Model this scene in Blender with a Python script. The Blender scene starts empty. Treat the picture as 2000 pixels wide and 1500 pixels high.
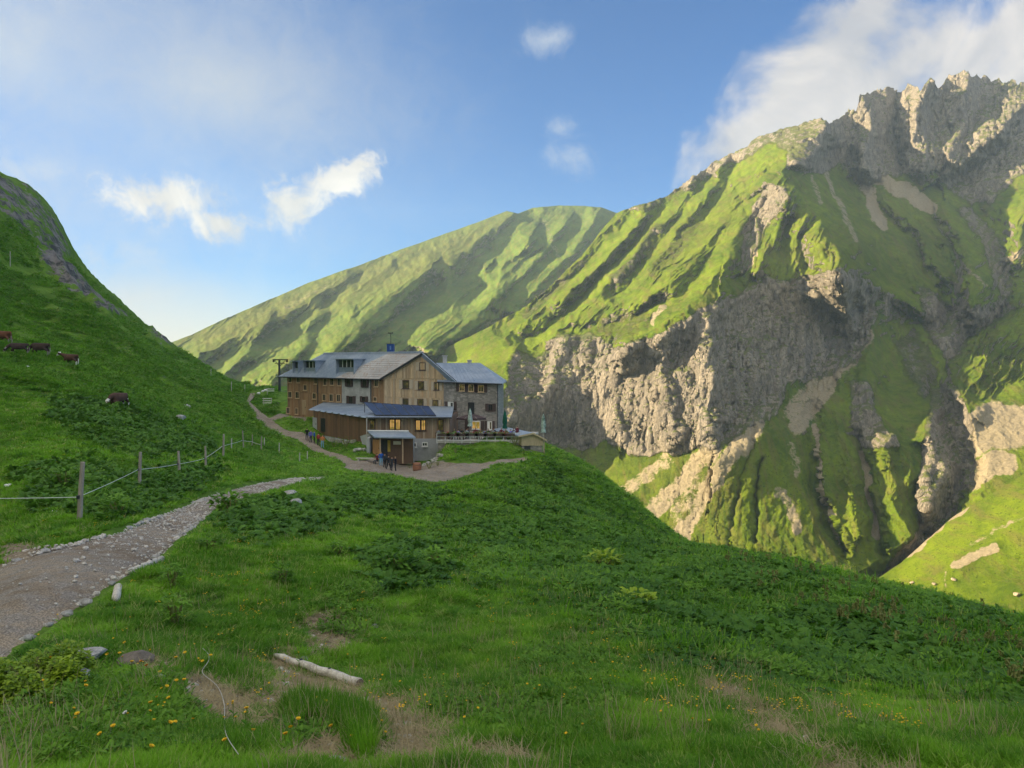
import bpy, bmesh, math, random
import numpy as np
from mathutils import Vector, Matrix, Euler

random.seed(7)
RNG = np.random.default_rng(11)
SC = bpy.context.scene
COL = SC.collection
rad = math.radians

# ------------------------------------------------------------------ camera, light, exposure
F = 1500.0            # focal length in photo pixels (photo is 2000 x 1500)
PITCH = rad(1.72)     # camera looks slightly down; eye is the world origin
cam = bpy.data.cameras.new('camera')
cam.sensor_width = 36.0
cam.lens = 36.0 * F / 2000.0
cam.clip_start = 0.1
cam.clip_end = 20000
co = bpy.data.objects.new('camera', cam)
COL.objects.link(co)
co.location = (0, 0, 0)
co.rotation_euler = (math.pi / 2 - PITCH, 0, 0)
SC.camera = co

SUN_AZ = 91.0         # degrees to the left of the view direction
SUN_EL = 18.0
sun_vec = Vector((-math.sin(rad(SUN_AZ)) * math.cos(rad(SUN_EL)),
                  math.cos(rad(SUN_AZ)) * math.cos(rad(SUN_EL)), math.sin(rad(SUN_EL))))
sl = bpy.data.lights.new('sun', 'SUN')
sl.energy = 2.9
sl.angle = rad(0.5)
sl.color = (1.0, 0.80, 0.50)
so = bpy.data.objects.new('sun', sl)
COL.objects.link(so)
so.rotation_euler = sun_vec.to_track_quat('Z', 'Y').to_euler()

SC.view_settings.view_transform = 'Standard'
SC.view_settings.look = 'None'
SC.view_settings.gamma = 1.0
SC.view_settings.use_curve_mapping = False
SC.view_settings.exposure = 2.55
SC.cycles.max_bounces = 5
SC.cycles.diffuse_bounces = 3
SC.cycles.glossy_bounces = 2
SC.cycles.transmission_bounces = 3
SC.cycles.transparent_max_bounces = 6
SC.cycles.volume_bounces = 1
SC.cycles.use_denoising = True
SC.cycles.sample_clamp_indirect = 4.0

# ------------------------------------------------------------------ node helpers
class NT:
    """small wrapper to write node trees in a line or two"""
    def __init__(self, tree):
        self.t = tree
        self.n = tree.nodes
        self.l = tree.links
    def node(self, typ, ins=None, **kw):
        nd = self.n.new(typ)
        for k, v in kw.items():
            setattr(nd, k, v)
        for k, v in (ins or {}).items():
            self.set(nd.inputs[k], v)
        return nd
    def set(self, sock, v):
        if isinstance(v, bpy.types.NodeSocket):
            self.l.new(v, sock)
        elif hasattr(sock, 'default_value'):
            if sock.type == 'RGBA' and len(v) == 3:
                v = tuple(v) + (1.0,)
            sock.default_value = v
    def math(self, op, a, b=None, c=None, clamp=False):
        nd = self.n.new('ShaderNodeMath'); nd.operation = op; nd.use_clamp = clamp
        self.set(nd.inputs[0], a)
        if b is not None: self.set(nd.inputs[1], b)
        if c is not None: self.set(nd.inputs[2], c)
        return nd.outputs[0]
    def vmath(self, op, a, b=None, scale=None):
        nd = self.n.new('ShaderNodeVectorMath'); nd.operation = op
        self.set(nd.inputs[0], a)
        if b is not None: self.set(nd.inputs[1], b)
        if scale is not None: self.set(nd.inputs['Scale'], scale)
        return nd.outputs['Value'] if op in ('DOT_PRODUCT', 'LENGTH') else nd.outputs[0]
    def mix(self, f, a, b, blend='MIX'):
        nd = self.n.new('ShaderNodeMix'); nd.data_type = 'RGBA'; nd.blend_type = blend
        self.set(nd.inputs[0], f); self.set(nd.inputs[6], a); self.set(nd.inputs[7], b)
        return nd.outputs[2]
    def noise(self, vec, scale, detail=4, rough=0.55, dist=0.0):
        nd = self.n.new('ShaderNodeTexNoise')
        self.set(nd.inputs['Vector'], vec)
        nd.inputs['Scale'].default_value = scale
        nd.inputs['Detail'].default_value = detail
        nd.inputs['Roughness'].default_value = rough
        nd.inputs['Distortion'].default_value = dist
        return nd.outputs[0]
    def ramp(self, f, lo, hi, a=0.0, b=1.0, smooth=True):
        nd = self.n.new('ShaderNodeMapRange')
        nd.interpolation_type = 'SMOOTHSTEP' if smooth else 'LINEAR'
        self.set(nd.inputs[0], f); self.set(nd.inputs[1], lo); self.set(nd.inputs[2], hi)
        self.set(nd.inputs[3], a); self.set(nd.inputs[4], b)
        return nd.outputs[0]
    def attr(self, name):
        nd = self.n.new('ShaderNodeAttribute'); nd.attribute_name = name
        return nd

MATS = {}
def new_mat(name):
    m = bpy.data.materials.new(name); m.use_nodes = True
    m.node_tree.nodes.clear()
    t = NT(m.node_tree)
    out = t.node('ShaderNodeOutputMaterial')
    return m, t, out

def simple(name, col, rough=0.8, var=0.25, scale=3.0, metal=0.0, spec=0.3, bump=0.0, bscale=20.0, stretch=(1, 1, 1), second=None, coat=0.0):
    """procedural material: base colour broken up by object-space noise, optional relief"""
    if name in MATS: return MATS[name]
    m, t, out = new_mat(name)
    tc = t.node('ShaderNodeTexCoord').outputs['Object']
    mp = t.node('ShaderNodeMapping', {'Vector': tc, 'Scale': stretch}).outputs[0]
    n1 = t.noise(mp, scale, 5, 0.6)
    n2 = t.noise(mp, scale * 7.3, 3, 0.6)
    f = t.ramp(t.math('ADD', t.math('MULTIPLY', n1, 0.65), t.math('MULTIPLY', n2, 0.35)), 0.32, 0.68)
    lo = tuple(c * (1 - var) for c in col); hi = tuple(min(1, c * (1 + var)) for c in (second or col))
    c = t.mix(f, lo, hi)
    b = t.node('ShaderNodeBsdfPrincipled', {'Base Color': c, 'Roughness': rough, 'Metallic': metal, 'Specular IOR Level': spec})
    if bump:
        bn = t.node('ShaderNodeBump', {'Height': t.noise(mp, bscale, 4, 0.6), 'Strength': bump, 'Distance': 0.05})
        t.l.new(bn.outputs[0], b.inputs['Normal'])
    t.l.new(b.outputs[0], out.inputs[0])
    MATS[name] = m
    return m

# ------------------------------------------------------------------ sky
world = bpy.data.worlds.new('World')
SC.world = world
world.use_nodes = True
wt = NT(world.node_tree)
wt.n.clear()
wout = wt.node('ShaderNodeOutputWorld')
sky = wt.node('ShaderNodeTexSky', sky_type='NISHITA')
sky.sun_disc = False
sky.sun_elevation = rad(SUN_EL)
sky.sun_rotation = rad(-SUN_AZ)
sky.altitude = 1850
sky.air_density = 1.0
sky.dust_density = 0.9
sky.ozone_density = 2.0
SKY_STRENGTH = 0.11
gen = wt.node('ShaderNodeTexCoord').outputs['Generated']
dirn = wt.vmath('NORMALIZE', gen)
sep = wt.node('ShaderNodeSeparateXYZ', {0: dirn})
DX, DY, DZ = sep.outputs
# clouds: each is a patch of sky (compass bearing, elevation), broken up by noise on the sky sphere
def bearing(u, v):
    x = (u - 1000) / F; yc = (750 - v) / F
    d = Vector((x, math.cos(PITCH) + yc * math.sin(PITCH), -math.sin(PITCH) + yc * math.cos(PITCH))).normalized()
    return d
n_big = wt.noise(wt.vmath('MULTIPLY', dirn, (1, 1, 1.0)), 7.0, 7, 0.60, 0.6)
n_fine = wt.noise(dirn, 24.0, 8, 0.66, 1.2)
n_x = wt.noise(dirn, 75.0, 6, 0.7, 1.5)
nsum = wt.math('ADD', wt.math('ADD', wt.math('MULTIPLY', n_big, 0.42), wt.math('MULTIPLY', n_fine, 0.38)), wt.math('MULTIPLY', n_x, 0.20))
nz = wt.math('SUBTRACT', nsum, 0.5)
nzb = wt.math('SUBTRACT', wt.math('ADD', wt.math('MULTIPLY', n_big, 0.6), wt.math('MULTIPLY', wt.noise(dirn, 17.0, 7, 0.55, 0.4), 0.4)), 0.5)
def patch(u, v, ru, rv, ang):
    """soft elliptical patch on the sky sphere, axes ru/rv in units of 1000 px ~ 0.67 rad"""
    d = bearing(u, v)
    right = Vector((0, 0, 1)).cross(d); right = -right.normalized(); up = right.cross(d).normalized()
    if up.z < 0: up = -up
    a = rad(ang)
    e1 = right * math.cos(a) + up * math.sin(a); e2 = up * math.cos(a) - right * math.sin(a)
    p = wt.math('DIVIDE', wt.vmath('DOT_PRODUCT', dirn, tuple(e1)), ru / F)
    q = wt.math('DIVIDE', wt.vmath('DOT_PRODUCT', dirn, tuple(e2)), rv / F)
    r = wt.math('SQRT', wt.math('ADD', wt.math('MULTIPLY', p, p), wt.math('MULTIPLY', q, q)))
    front = wt.math('GREATER_THAN', wt.vmath('DOT_PRODUCT', dirn, tuple(d)), 0.2)
    return wt.math('MULTIPLY', wt.math('SUBTRACT', 1.0, r), front)
def cloudset(patches, gain, edge0, edge1, nz=nz):
    tot = None
    for p in patches:
        m = patch(*p)
        tot = m if tot is None else wt.math('SMOOTH_MAX', tot, m, 0.25)
    tot = wt.math('MAXIMUM', tot, -1.0)
    v = wt.math('ADD', tot, wt.math('MULTIPLY', nz, gain))
    return wt.ramp(v, edge0, edge1)
CLOUDS = []   # filled below
big = cloudset([(1610, 150, 240, 130, 38), (1490, 255, 150, 70, 32), (1560, 230, 150, 90, 30), (1700, 190, 230, 110, 30), (1690, 40, 150, 70, 35), (1910, 110, 230, 52, 40), (2060, 90, 160, 110, 20)], 2.6, -0.10, 0.60, nzb)
small = cloudset([(330, 388, 145, 52, 2), (432, 440, 84, 46, -8), (655, 352, 128, 44, 24), (560, 405, 92, 56, 28)], 4.0, 0.05, 0.80)
wisp = cloudset([(1105, 305, 46, 70, 65), (1100, 250, 30, 50, 70), (1072, 76, 62, 32, 15), (262, 492, 56, 26, 0), (165, 492, 60, 40, 0), (60, 330, 90, 30, 5)], 4.4, 0.0, 1.5)
veil = cloudset([(-60, 60, 760, 300, 8), (-200, 380, 900, 360, 0), (420, 160, 520, 260, 0), (240, 580, 420, 150, 0)], 1.2, -0.1, 1.6)
K = 1.0 / SKY_STRENGTH
# thin high veil, added overhead and behind the viewer as fill light for the shade
_ax = Vector((-0.38, -0.50, 0.78)).normalized()
high = wt.ramp(wt.math('ADD', wt.vmath('DOT_PRODUCT', dirn, tuple(_ax)), wt.math('MULTIPLY', nz, 0.5)), 0.05, 0.75)
E = 2 ** -SC.view_settings.exposure
shade = wt.ramp(n_big, 0.35, 0.7)
c = sky.outputs[0]
sky_grade = wt.mix(1.0, c, (0.066, 0.180, 0.285), 'MULTIPLY')
def cc(r, g, b): return tuple(v * K * E for v in (r, g, b))
c = wt.mix(wt.math('MULTIPLY', veil, 0.92), sky_grade, cc(0.66, 0.67, 0.66))
glow = wt.ramp(patch(300, 700, 620, 190, 0), 0.0, 1.0)
c = wt.mix(wt.math('MULTIPLY', glow, 0.92), c, cc(0.90, 0.83, 0.70))
c = wt.mix(wt.math('MULTIPLY', high, 0.94), c, cc(1.22, 1.17, 1.08))
c = wt.mix(wt.math('MULTIPLY', wisp, 0.70), c, cc(0.62, 0.68, 0.76))
c = wt.mix(wt.math('MULTIPLY', small, 0.96), c, wt.mix(shade, cc(0.66, 0.64, 0.62), cc(1.15, 1.08, 0.97)))
c = wt.mix(wt.math('MULTIPLY', big, 0.93), c, wt.mix(shade, cc(0.58, 0.58, 0.60), cc(0.95, 0.88, 0.80)))
bg = wt.node('ShaderNodeBackground', {'Color': c, 'Strength': SKY_STRENGTH})
wt.l.new(bg.outputs[0], wout.inputs[0])

# ------------------------------------------------------------------ geometry helpers
def P(u, v, y):
    """point on the sight line through photo pixel (u, v) at y metres forward"""
    x = (u - 1000) / F; yc = (750 - v) / F
    d = np.array([x, math.cos(PITCH) + yc * math.sin(PITCH), -math.sin(PITCH) + yc * math.cos(PITCH)])
    return d * (y / d[1])
def PA(U, V, Y):
    yc = (750 - V) / F
    dy = math.cos(PITCH) + yc * math.sin(PITCH)
    dz = -math.sin(PITCH) + yc * math.cos(PITCH)
    return np.stack([(U - 1000) / F * Y / dy, Y + 0 * U, dz * Y / dy], -1)

_g = np.random.default_rng(5).normal(size=(256, 3)); _g /= np.linalg.norm(_g, axis=1)[:, None]
_perm = np.random.default_rng(6).permutation(256).astype(np.int64)
def gnoise(p):
    """3-D gradient noise, about -0.8..0.8"""
    i = np.floor(p).astype(np.int64); f = (p - i)
    w = f * f * f * (f * (f * 6 - 15) + 10)
    out = 0
    for dx in (0, 1):
        hx = _perm[(i[:, 0] + dx) & 255]
        wx = w[:, 0] if dx else 1 - w[:, 0]
        for dy in (0, 1):
            hy = _perm[(hx + i[:, 1] + dy) & 255]
            wy = w[:, 1] if dy else 1 - w[:, 1]
            for dz in (0, 1):
                h = _perm[(hy + i[:, 2] + dz) & 255]
                g = _g[h]
                dt = g[:, 0] * (f[:, 0] - dx) + g[:, 1] * (f[:, 1] - dy) + g[:, 2] * (f[:, 2] - dz)
                out = out + wx * wy * (w[:, 2] if dz else 1 - w[:, 2]) * dt
    return out * 1.5
def fbm(p, oct=4, gain=0.5, lac=2.03, ridged=False):
    a = 1.0; s = 0.0; q = np.array(p, float)
    for k in range(oct):
        n = gnoise(q + 17.3 * k)
        if ridged: n = 1 - 2 * np.abs(n)
        s = s + a * n
        a *= gain; q = q * lac
    return s
def sstep(a, b, x):
    t = np.clip((x - a) / (b - a), 0, 1)
    return t * t * (3 - 2 * t)

class TPS:
    """thin plate spline through scattered control points"""
    def __init__(self, pts, vals, lam=0.0):
        self.p = np.array(pts, float); n = len(self.p)
        K_ = self.k(self.p, self.p) + lam * np.eye(n)
        Q = np.c_[np.ones(n), self.p]
        A = np.block([[K_, Q], [Q.T, np.zeros((3, 3))]])
        self.w = np.linalg.solve(A, np.r_[np.array(vals, float), np.zeros(3)])
    def k(self, a, b):
        d2 = ((a[:, None, :] - b[None]) ** 2).sum(-1)
        return 0.5 * d2 * np.log(d2 + 1e-9)
    def __call__(self, q):
        q = np.asarray(q, float); out = np.empty(len(q))
        for s in range(0, len(q), 40000):
            b = q[s:s + 40000]
            out[s:s + 40000] = self.k(b, self.p) @ self.w[:-3] + self.w[-3] + b @ self.w[-2:]
        return out

def poly_dist(U, V, pts):
    """distance and side (+ right of travel, image sense) from points to a polyline"""
    best = np.full(U.shape, 1e9); side = np.zeros(U.shape)
    for (x0, y0), (x1, y1) in zip(pts[:-1], pts[1:]):
        dx, dy = x1 - x0, y1 - y0; L = dx * dx + dy * dy + 1e-9
        t = np.clip(((U - x0) * dx + (V - y0) * dy) / L, 0, 1)
        ex = U - (x0 + t * dx); ey = V - (y0 + t * dy)
        d = ex * ex + ey * ey
        m = d < best
        best = np.where(m, d, best)
        side = np.where(m, np.sign(dx * ey - dy * ex), side)
    return np.sqrt(best), side
def inside(U, V, poly):
    c = np.zeros(U.shape, bool); n = len(poly)
    for i in range(n):
        x0, y0 = poly[i]; x1, y1 = poly[(i + 1) % n]
        if y0 == y1: continue
        cond = ((y0 > V) != (y1 > V)) & (U < (x1 - x0) * (V - y0) / (y1 - y0) + x0)
        c ^= cond
    return c
def poly_mask(U, V, poly, soft):
    """1 inside, 0 outside, smooth over +-soft"""
    out = np.zeros(U.shape)
    a = np.array(poly)
    m = (U > a[:, 0].min() - soft) & (U < a[:, 0].max() + soft) & (V > a[:, 1].min() - soft) & (V < a[:, 1].max() + soft)
    if not m.any(): return out
    d, _ = poly_dist(U[m], V[m], list(poly) + [poly[0]])
    s = np.where(inside(U[m], V[m], poly), d, -d)
    out[m] = sstep(-soft, soft, s)
    return out

def grid_mesh(name, X, nu, nv, attrs=None, mat=None, smooth=True):
    """X: (nv*nu, 3) row-major"""
    idx = np.arange(nu * nv).reshape(nv, nu)
    q = np.stack([idx[:-1, :-1], idx[:-1, 1:], idx[1:, 1:], idx[1:, :-1]], -1).reshape(-1, 4)
    return raw_mesh(name, X, q, attrs, mat, smooth)
def raw_mesh(name, X, q, attrs=None, mat=None, smooth=True):
    me = bpy.data.meshes.new(name)
    k = q.shape[1]
    me.vertices.add(len(X)); me.vertices.foreach_set('co', np.asarray(X, np.float32).ravel())
    me.loops.add(q.size); me.loops.foreach_set('vertex_index', q.astype(np.int32).ravel())
    me.polygons.add(len(q))
    me.polygons.foreach_set('loop_start', np.arange(0, q.size, k, dtype=np.int32))
    me.polygons.foreach_set('loop_total', np.full(len(q), k, np.int32))
    me.update(calc_edges=True)
    me.polygons.foreach_set('use_smooth', np.full(len(q), smooth))
    for n, a in (attrs or {}).items():
        a = np.asarray(a, np.float32)
        if a.ndim == 2:
            at = me.attributes.new(n, 'FLOAT_VECTOR', 'POINT'); at.data.foreach_set('vector', a.ravel())
        else:
            at = me.attributes.new(n, 'FLOAT', 'POINT'); at.data.foreach_set('value', a)
    if mat: me.materials.append(mat)
    o = bpy.data.objects.new(name, me)
    COL.objects.link(o)
    return o
def tag(o, label=None, cat=None, group=None, kind=None):
    if label: o['label'] = label
    if cat: o['category'] = cat
    if group: o['group'] = group
    if kind: o['kind'] = kind
    return o
# ------------------------------------------------------------------ terrain materials
def mountain_mat(name, g_hi, g_lo, rock_a, rock_b, scree_a, scree_b, bump=1.0):
    m, t, out = new_mat(name)
    pos = t.node('ShaderNodeNewGeometry').outputs['Position']
    rock = t.attr('rock').outputs['Fac']; scree = t.attr('scree').outputs['Fac']; tone = t.attr('tone').outputs['Fac']
    n1 = t.noise(pos, 0.02, 6, 0.6); n2 = t.noise(pos, 0.15, 5, 0.65); n3 = t.noise(pos, 0.62, 6, 0.78)
    gf = t.ramp(t.math('ADD', t.math('ADD', t.math('MULTIPLY', n1, 0.45), t.math('MULTIPLY', n2, 0.35)), t.math('MULTIPLY', n3, 0.2)), 0.36, 0.64)
    grass = t.mix(gf, g_lo, g_hi)
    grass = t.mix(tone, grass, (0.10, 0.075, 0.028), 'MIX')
    fl = t.noise(t.node('ShaderNodeMapping', {'Vector': pos, 'Rotation': (0, 0.5, 0.6), 'Scale': (1.0, 0.18, 0.18)}).outputs[0], 0.22, 5, 0.65, 0.4)
    grass = t.mix(t.ramp(fl, 0.44, 0.68, 0.0, 0.70), grass, (0.150, 0.135, 0.040))
    spk = t.ramp(n3, 0.54, 0.64)
    grass = t.mix(t.math('MULTIPLY', spk, 0.85), grass, (0.028, 0.050, 0.014))
    # rock: strata plus vertical streaks
    st = t.node('ShaderNodeMapping', {'Vector': pos, 'Rotation': (0.1, 0.3, 0.2), 'Scale': (1.5, 1.5, 0.5)}).outputs[0]
    r1 = t.noise(st, 0.05, 6, 0.7, 0.5); r2 = t.noise(pos, 0.35, 5, 0.7); rv = t.noise(t.node('ShaderNodeMapping', {'Vector': pos, 'Rotation': (0.1, 0.22, 0.0), 'Scale': (1.0, 1.0, 0.22)}).outputs[0], 0.45, 6, 0.68, 0.3)
    rf = t.ramp(t.math('ADD', t.math('MULTIPLY', r1, 0.4), t.math('MULTIPLY', rv, 0.6)), 0.38, 0.60)
    rc = t.mix(rf, rock_a, rock_b)
    vc = t.node('ShaderNodeTexVoronoi', {'Vector': st, 'Scale': 0.16, 'Randomness': 1.0}); vc.feature = 'DISTANCE_TO_EDGE'
    vc2 = t.node('ShaderNodeTexVoronoi', {'Vector': st, 'Scale': 0.55, 'Randomness': 1.0}); vc2.feature = 'DISTANCE_TO_EDGE'
    crack = t.math('MULTIPLY', t.ramp(vc.outputs[0], 0.0, 0.10, 0.35, 1.0), t.ramp(vc2.outputs[0], 0.0, 0.10, 0.6, 1.0))
    rc = t.mix(crack, t.mix(0.4, rc, (0.06, 0.055, 0.05)), rc)
    rc = t.mix(t.math('MULTIPLY', t.ramp(r2, 0.56, 0.66), 0.5), rc, (0.05, 0.07, 0.025))
    lr = t.noise(t.node('ShaderNodeMapping', {'Vector': pos, 'Scale': (1.0, 1.0, 0.16)}).outputs[0], 0.045, 5, 0.7, 0.8)
    rc = t.mix(t.ramp(lr, 0.46, 0.66, 0.0, 0.50), rc, (0.16, 0.145, 0.125))
    nz_ = t.node('ShaderNodeSeparateXYZ', {0: t.node('ShaderNodeNewGeometry').outputs['Normal']}).outputs[2]
    ledge = t.ramp(t.math('ADD', nz_, t.math('MULTIPLY', t.math('SUBTRACT', n2, 0.5), 0.9)), 0.66, 0.86)
    sc = t.mix(t.ramp(n3, 0.35, 0.65), scree_a, scree_b)
    edge = t.math('SUBTRACT', t.math('ADD', t.math('MULTIPLY', n2, 0.7), t.math('MULTIPLY', n3, 0.5)), 0.60)
    sf = t.ramp(t.math('ADD', scree, t.math('MULTIPLY', edge, 1.5)), 0.38, 0.62)
    rk = t.ramp(t.math('ADD', rock, t.math('MULTIPLY', edge, 1.5)), 0.38, 0.62)
    col = t.mix(sf, grass, sc)
    col = t.mix(rk, col, t.mix(t.math('MULTIPLY', ledge, 0.7), rc, grass))
    hgt = t.math('ADD', t.math('MULTIPLY', n3, 0.7), t.math('MULTIPLY', t.math('ADD', t.math('MULTIPLY', rv, 2.2), t.math('MULTIPLY', crack, 0.35)), rk))
    bn = t.node('ShaderNodeBump', {'Height': hgt, 'Strength': 0.9 * bump, 'Distance': 3.0})
    b = t.node('ShaderNodeBsdfPrincipled', {'Base Color': col, 'Roughness': 0.95, 'Specular IOR Level': 0.08, 'Normal': bn.outputs[0]})
    t.l.new(b.outputs[0], out.inputs[0])
    return m

M_MOUNT = mountain_mat('mountain_ground', (0.175, 0.240, 0.014), (0.058, 0.105, 0.009), (0.22, 0.20, 0.17), (0.47, 0.41, 0.33), (0.27, 0.23, 0.15), (0.38, 0.32, 0.22))
M_HILL = mountain_mat('hill_ground', (0.118, 0.180, 0.026), (0.052, 0.092, 0.018), (0.17, 0.15, 0.11), (0.28, 0.24, 0.18), (0.2, 0.17, 0.11), (0.28, 0.24, 0.16), 0.6)

# ------------------------------------------------------------------ mountain layers
def interp_line(pts, u):
    a = np.array(pts, float)
    return np.interp(u, a[:, 0], a[:, 1])

def mountain(name, u0, u1, nu, nv, sky_pts, bot_pts, ctrl, ridges, regions, rocks, screes, tones, rock_amp, grass_amp, mat, tpow=1.0, jag=None, seed=0, rib=1.0, flutes=()):
    u = np.linspace(u0, u1, nu)
    vs = interp_line(sky_pts, u); vb = interp_line(bot_pts, u)
    if jag: vs = vs + jag(u)
    t = np.linspace(0, 1, nv) ** tpow
    V = vb[None] + (vs - vb)[None] * t[:, None]
    U = np.repeat(u[None], nv, 0)
    U = U.ravel(); V = V.ravel()
    tps = TPS([(a / 300, b / 300) for a, b, _ in ctrl], [math.log(c_) for _, _, c_ in ctrl], 0.002)
    Y = np.exp(tps(np.c_[U, V] / 300))
    q3 = np.c_[U, V, np.full(U.shape, seed * 7.1)]
    wk = 0.55 if seed == 1 else 1.0
    wu = U + wk * 9 * fbm(q3 / [55, 55, 1], 3) + 3.5 * fbm(q3 / [14, 14, 1] + 31, 2)
    wv = V + wk * 9 * fbm(q3 / [55, 55, 1] + 9, 3) + 3.5 * fbm(q3 / [14, 14, 1] + 77, 2)
    H = np.zeros(U.shape)
    for pts, wl, wr, amp in ridges:
        amp *= rib
        vm_ = float(np.mean([q_[1] for q_ in pts]))
        if vm_ > 690 and seed == 3: amp = math.copysign(min(abs(amp), (2.2 if amp < 0 else 1.2) * min(wl, wr) * 0.31 / 1.3), amp)
        a = np.array(pts); w = max(wl, wr)
        m = (wu > a[:, 0].min() - w) & (wu < a[:, 0].max() + w) & (wv > a[:, 1].min() - w) & (wv < a[:, 1].max() + w)
        if not m.any(): continue
        d, s = poly_dist(wu[m], wv[m], pts)
        ww = np.where(s > 0, wr, wl)
        k = np.clip(1 - d / ww, 0, 1)
        H[m] += 1.3 * amp * (0.55 * k + 0.45 * k * k * (3 - 2 * k))
    for poly, soft, ang, w_, l_, amp in flutes:
        ca, sa_ = math.cos(rad(ang)), math.sin(rad(ang))       # fall line on the slope
        al = wu * ca + wv * sa_; cr_ = -wu * sa_ + wv * ca
        q_ = np.c_[cr_ / w_, al / l_, np.full(U.shape, 3.3 + w_)]
        H += amp * poly_mask(wu, wv, poly, soft) * (fbm(q_, 3, 0.5, ridged=True) - 0.45)
    for poly, amp, soft in regions:
        H += amp * poly_mask(wu, wv, poly, soft)
    # fade relief at the very skyline so that layers join cleanly
    X = PA(U, V, np.maximum(Y - H, 30))
    rock = np.zeros(U.shape)
    for poly, amp, soft in rocks:
        rock = np.maximum(rock, amp * (poly_mask(wu, wv, poly, soft) if len(poly) > 2 and poly[0] != 'line' else 0))
    scree = np.zeros(U.shape)
    for pts, w, amp in screes:
        d, _ = poly_dist(wu, wv, pts)
        scree = np.maximum(scree, amp * sstep(w, w * 0.35, d))
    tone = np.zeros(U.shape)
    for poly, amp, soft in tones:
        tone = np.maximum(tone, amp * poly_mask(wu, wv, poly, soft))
    # surface normals of the smooth shape
    G = X.reshape(nv, nu, 3)
    du = np.gradient(G, axis=1); dv = np.gradient(G, axis=0)
    N = np.cross(du, dv).reshape(-1, 3); N /= np.linalg.norm(N, axis=1)[:, None] + 1e-9
    N[(N @ np.array([0, -1.0, 0.4])) < 0] *= -1
    steep = 1 - np.clip(N[:, 2], 0, 1)
    rk = np.clip(rock, 0, 1)
    s = seed * 13.7
    Xr = X @ np.array([[0.95, 0.0, 0.30], [0, 1, 0], [-0.30, 0, 0.95]])
    ra = (fbm(Xr / [26, 26, 90] + s, 4, 0.55, ridged=True) - 0.6) * 0.55 + (fbm(Xr / [9, 9, 34] + s, 4, 0.6, ridged=True) - 0.7) * 0.15 + fbm(X / [8, 8, 20] + s + 3, 4, 0.6) * 0.07 + (fbm(X / [3.2, 3.2, 6] + s + 8, 2, 0.6, ridged=True) - 0.5) * 0.05
    ga = fbm(X / [80, 80, 80] + s, 2, 0.5) * 1.0 + (fbm(Xr / [16, 40, 40] + s + 5, 3, 0.5, ridged=True) - 0.6) * 0.22 + fbm(X / [5, 5, 5] + s + 5, 3, 0.6) * 0.13
    rock = np.maximum(rock, 0.60 * sstep(0.66, 0.80, steep) * (V < 850)); 
    A = rk * rock_amp * ra + (1 - rk) * grass_amp * ga
    A = A * np.clip(np.abs((N * X).sum(1)) / np.linalg.norm(X, axis=1) / 0.45, 0.12, 1)
    X = X + N * A[:, None]
    # back side of the mountain, falling away behind the skyline
    top = X.reshape(nv, nu, 3)[-1]
    back = []
    nb = 10
    for k in range(1, nb + 1):
        d = 14.0 * k ** 1.7
        b = top.copy(); hd = top[:, :2] / np.linalg.norm(top[:, :2], axis=1)[:, None]
        b[:, :2] += hd * d; b[:, 2] -= d * 0.55 * min(1, k / 3)
        back.append(b)
    X = np.concatenate([X.reshape(nv, nu, 3)] + [b[None] for b in back], 0).reshape(-1, 3)
    X[:, 2] = np.maximum(X[:, 2], -154 + 0.02 * np.sin(X[:, 0]))
    ext = lambda a: np.concatenate([a, np.tile(a[-nu:], nb)])
    o = grid_mesh(name, X, nu, nv + nb, {'rock': ext(rock), 'scree': ext(scree), 'tone': ext(tone)}, mat)
    tag(o, kind='structure')
    return o

# --- rounded far hill with ribs
C_SKY = [(200, 730), (300, 686), (335, 670), (400, 641), (500, 597), (600, 553), (700, 518), (800, 481), (900, 446), (955, 425), (990, 412), (1012, 417), (1040, 406), (1090, 401), (1140, 402), (1175, 405), (1205, 416), (1260, 445), (1400, 540)]
C_BOT = [(200, 830), (850, 800), (1000, 700), (1130, 600), (1260, 520)]
C_CTRL = [(200, 730, 800), (335, 670, 900), (500, 597, 1090), (600, 553, 1220), (800, 481, 1480), (990, 412, 1730), (1090, 401, 1740), (1205, 416, 1640), (1400, 540, 1400),
          (450, 755, 640), (600, 740, 640), (860, 720, 760), (300, 760, 700), (1019, 640, 960), (1136, 530, 1230), (600, 650, 960), (750, 600, 1110), (900, 560, 1260), (400, 700, 800), (1400, 700, 900), (700, 830, 480), (1100, 800, 560), (300, 830, 500)]
Rb = lambda pts, wl, wr, a: (pts, wl, wr, a)
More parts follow.
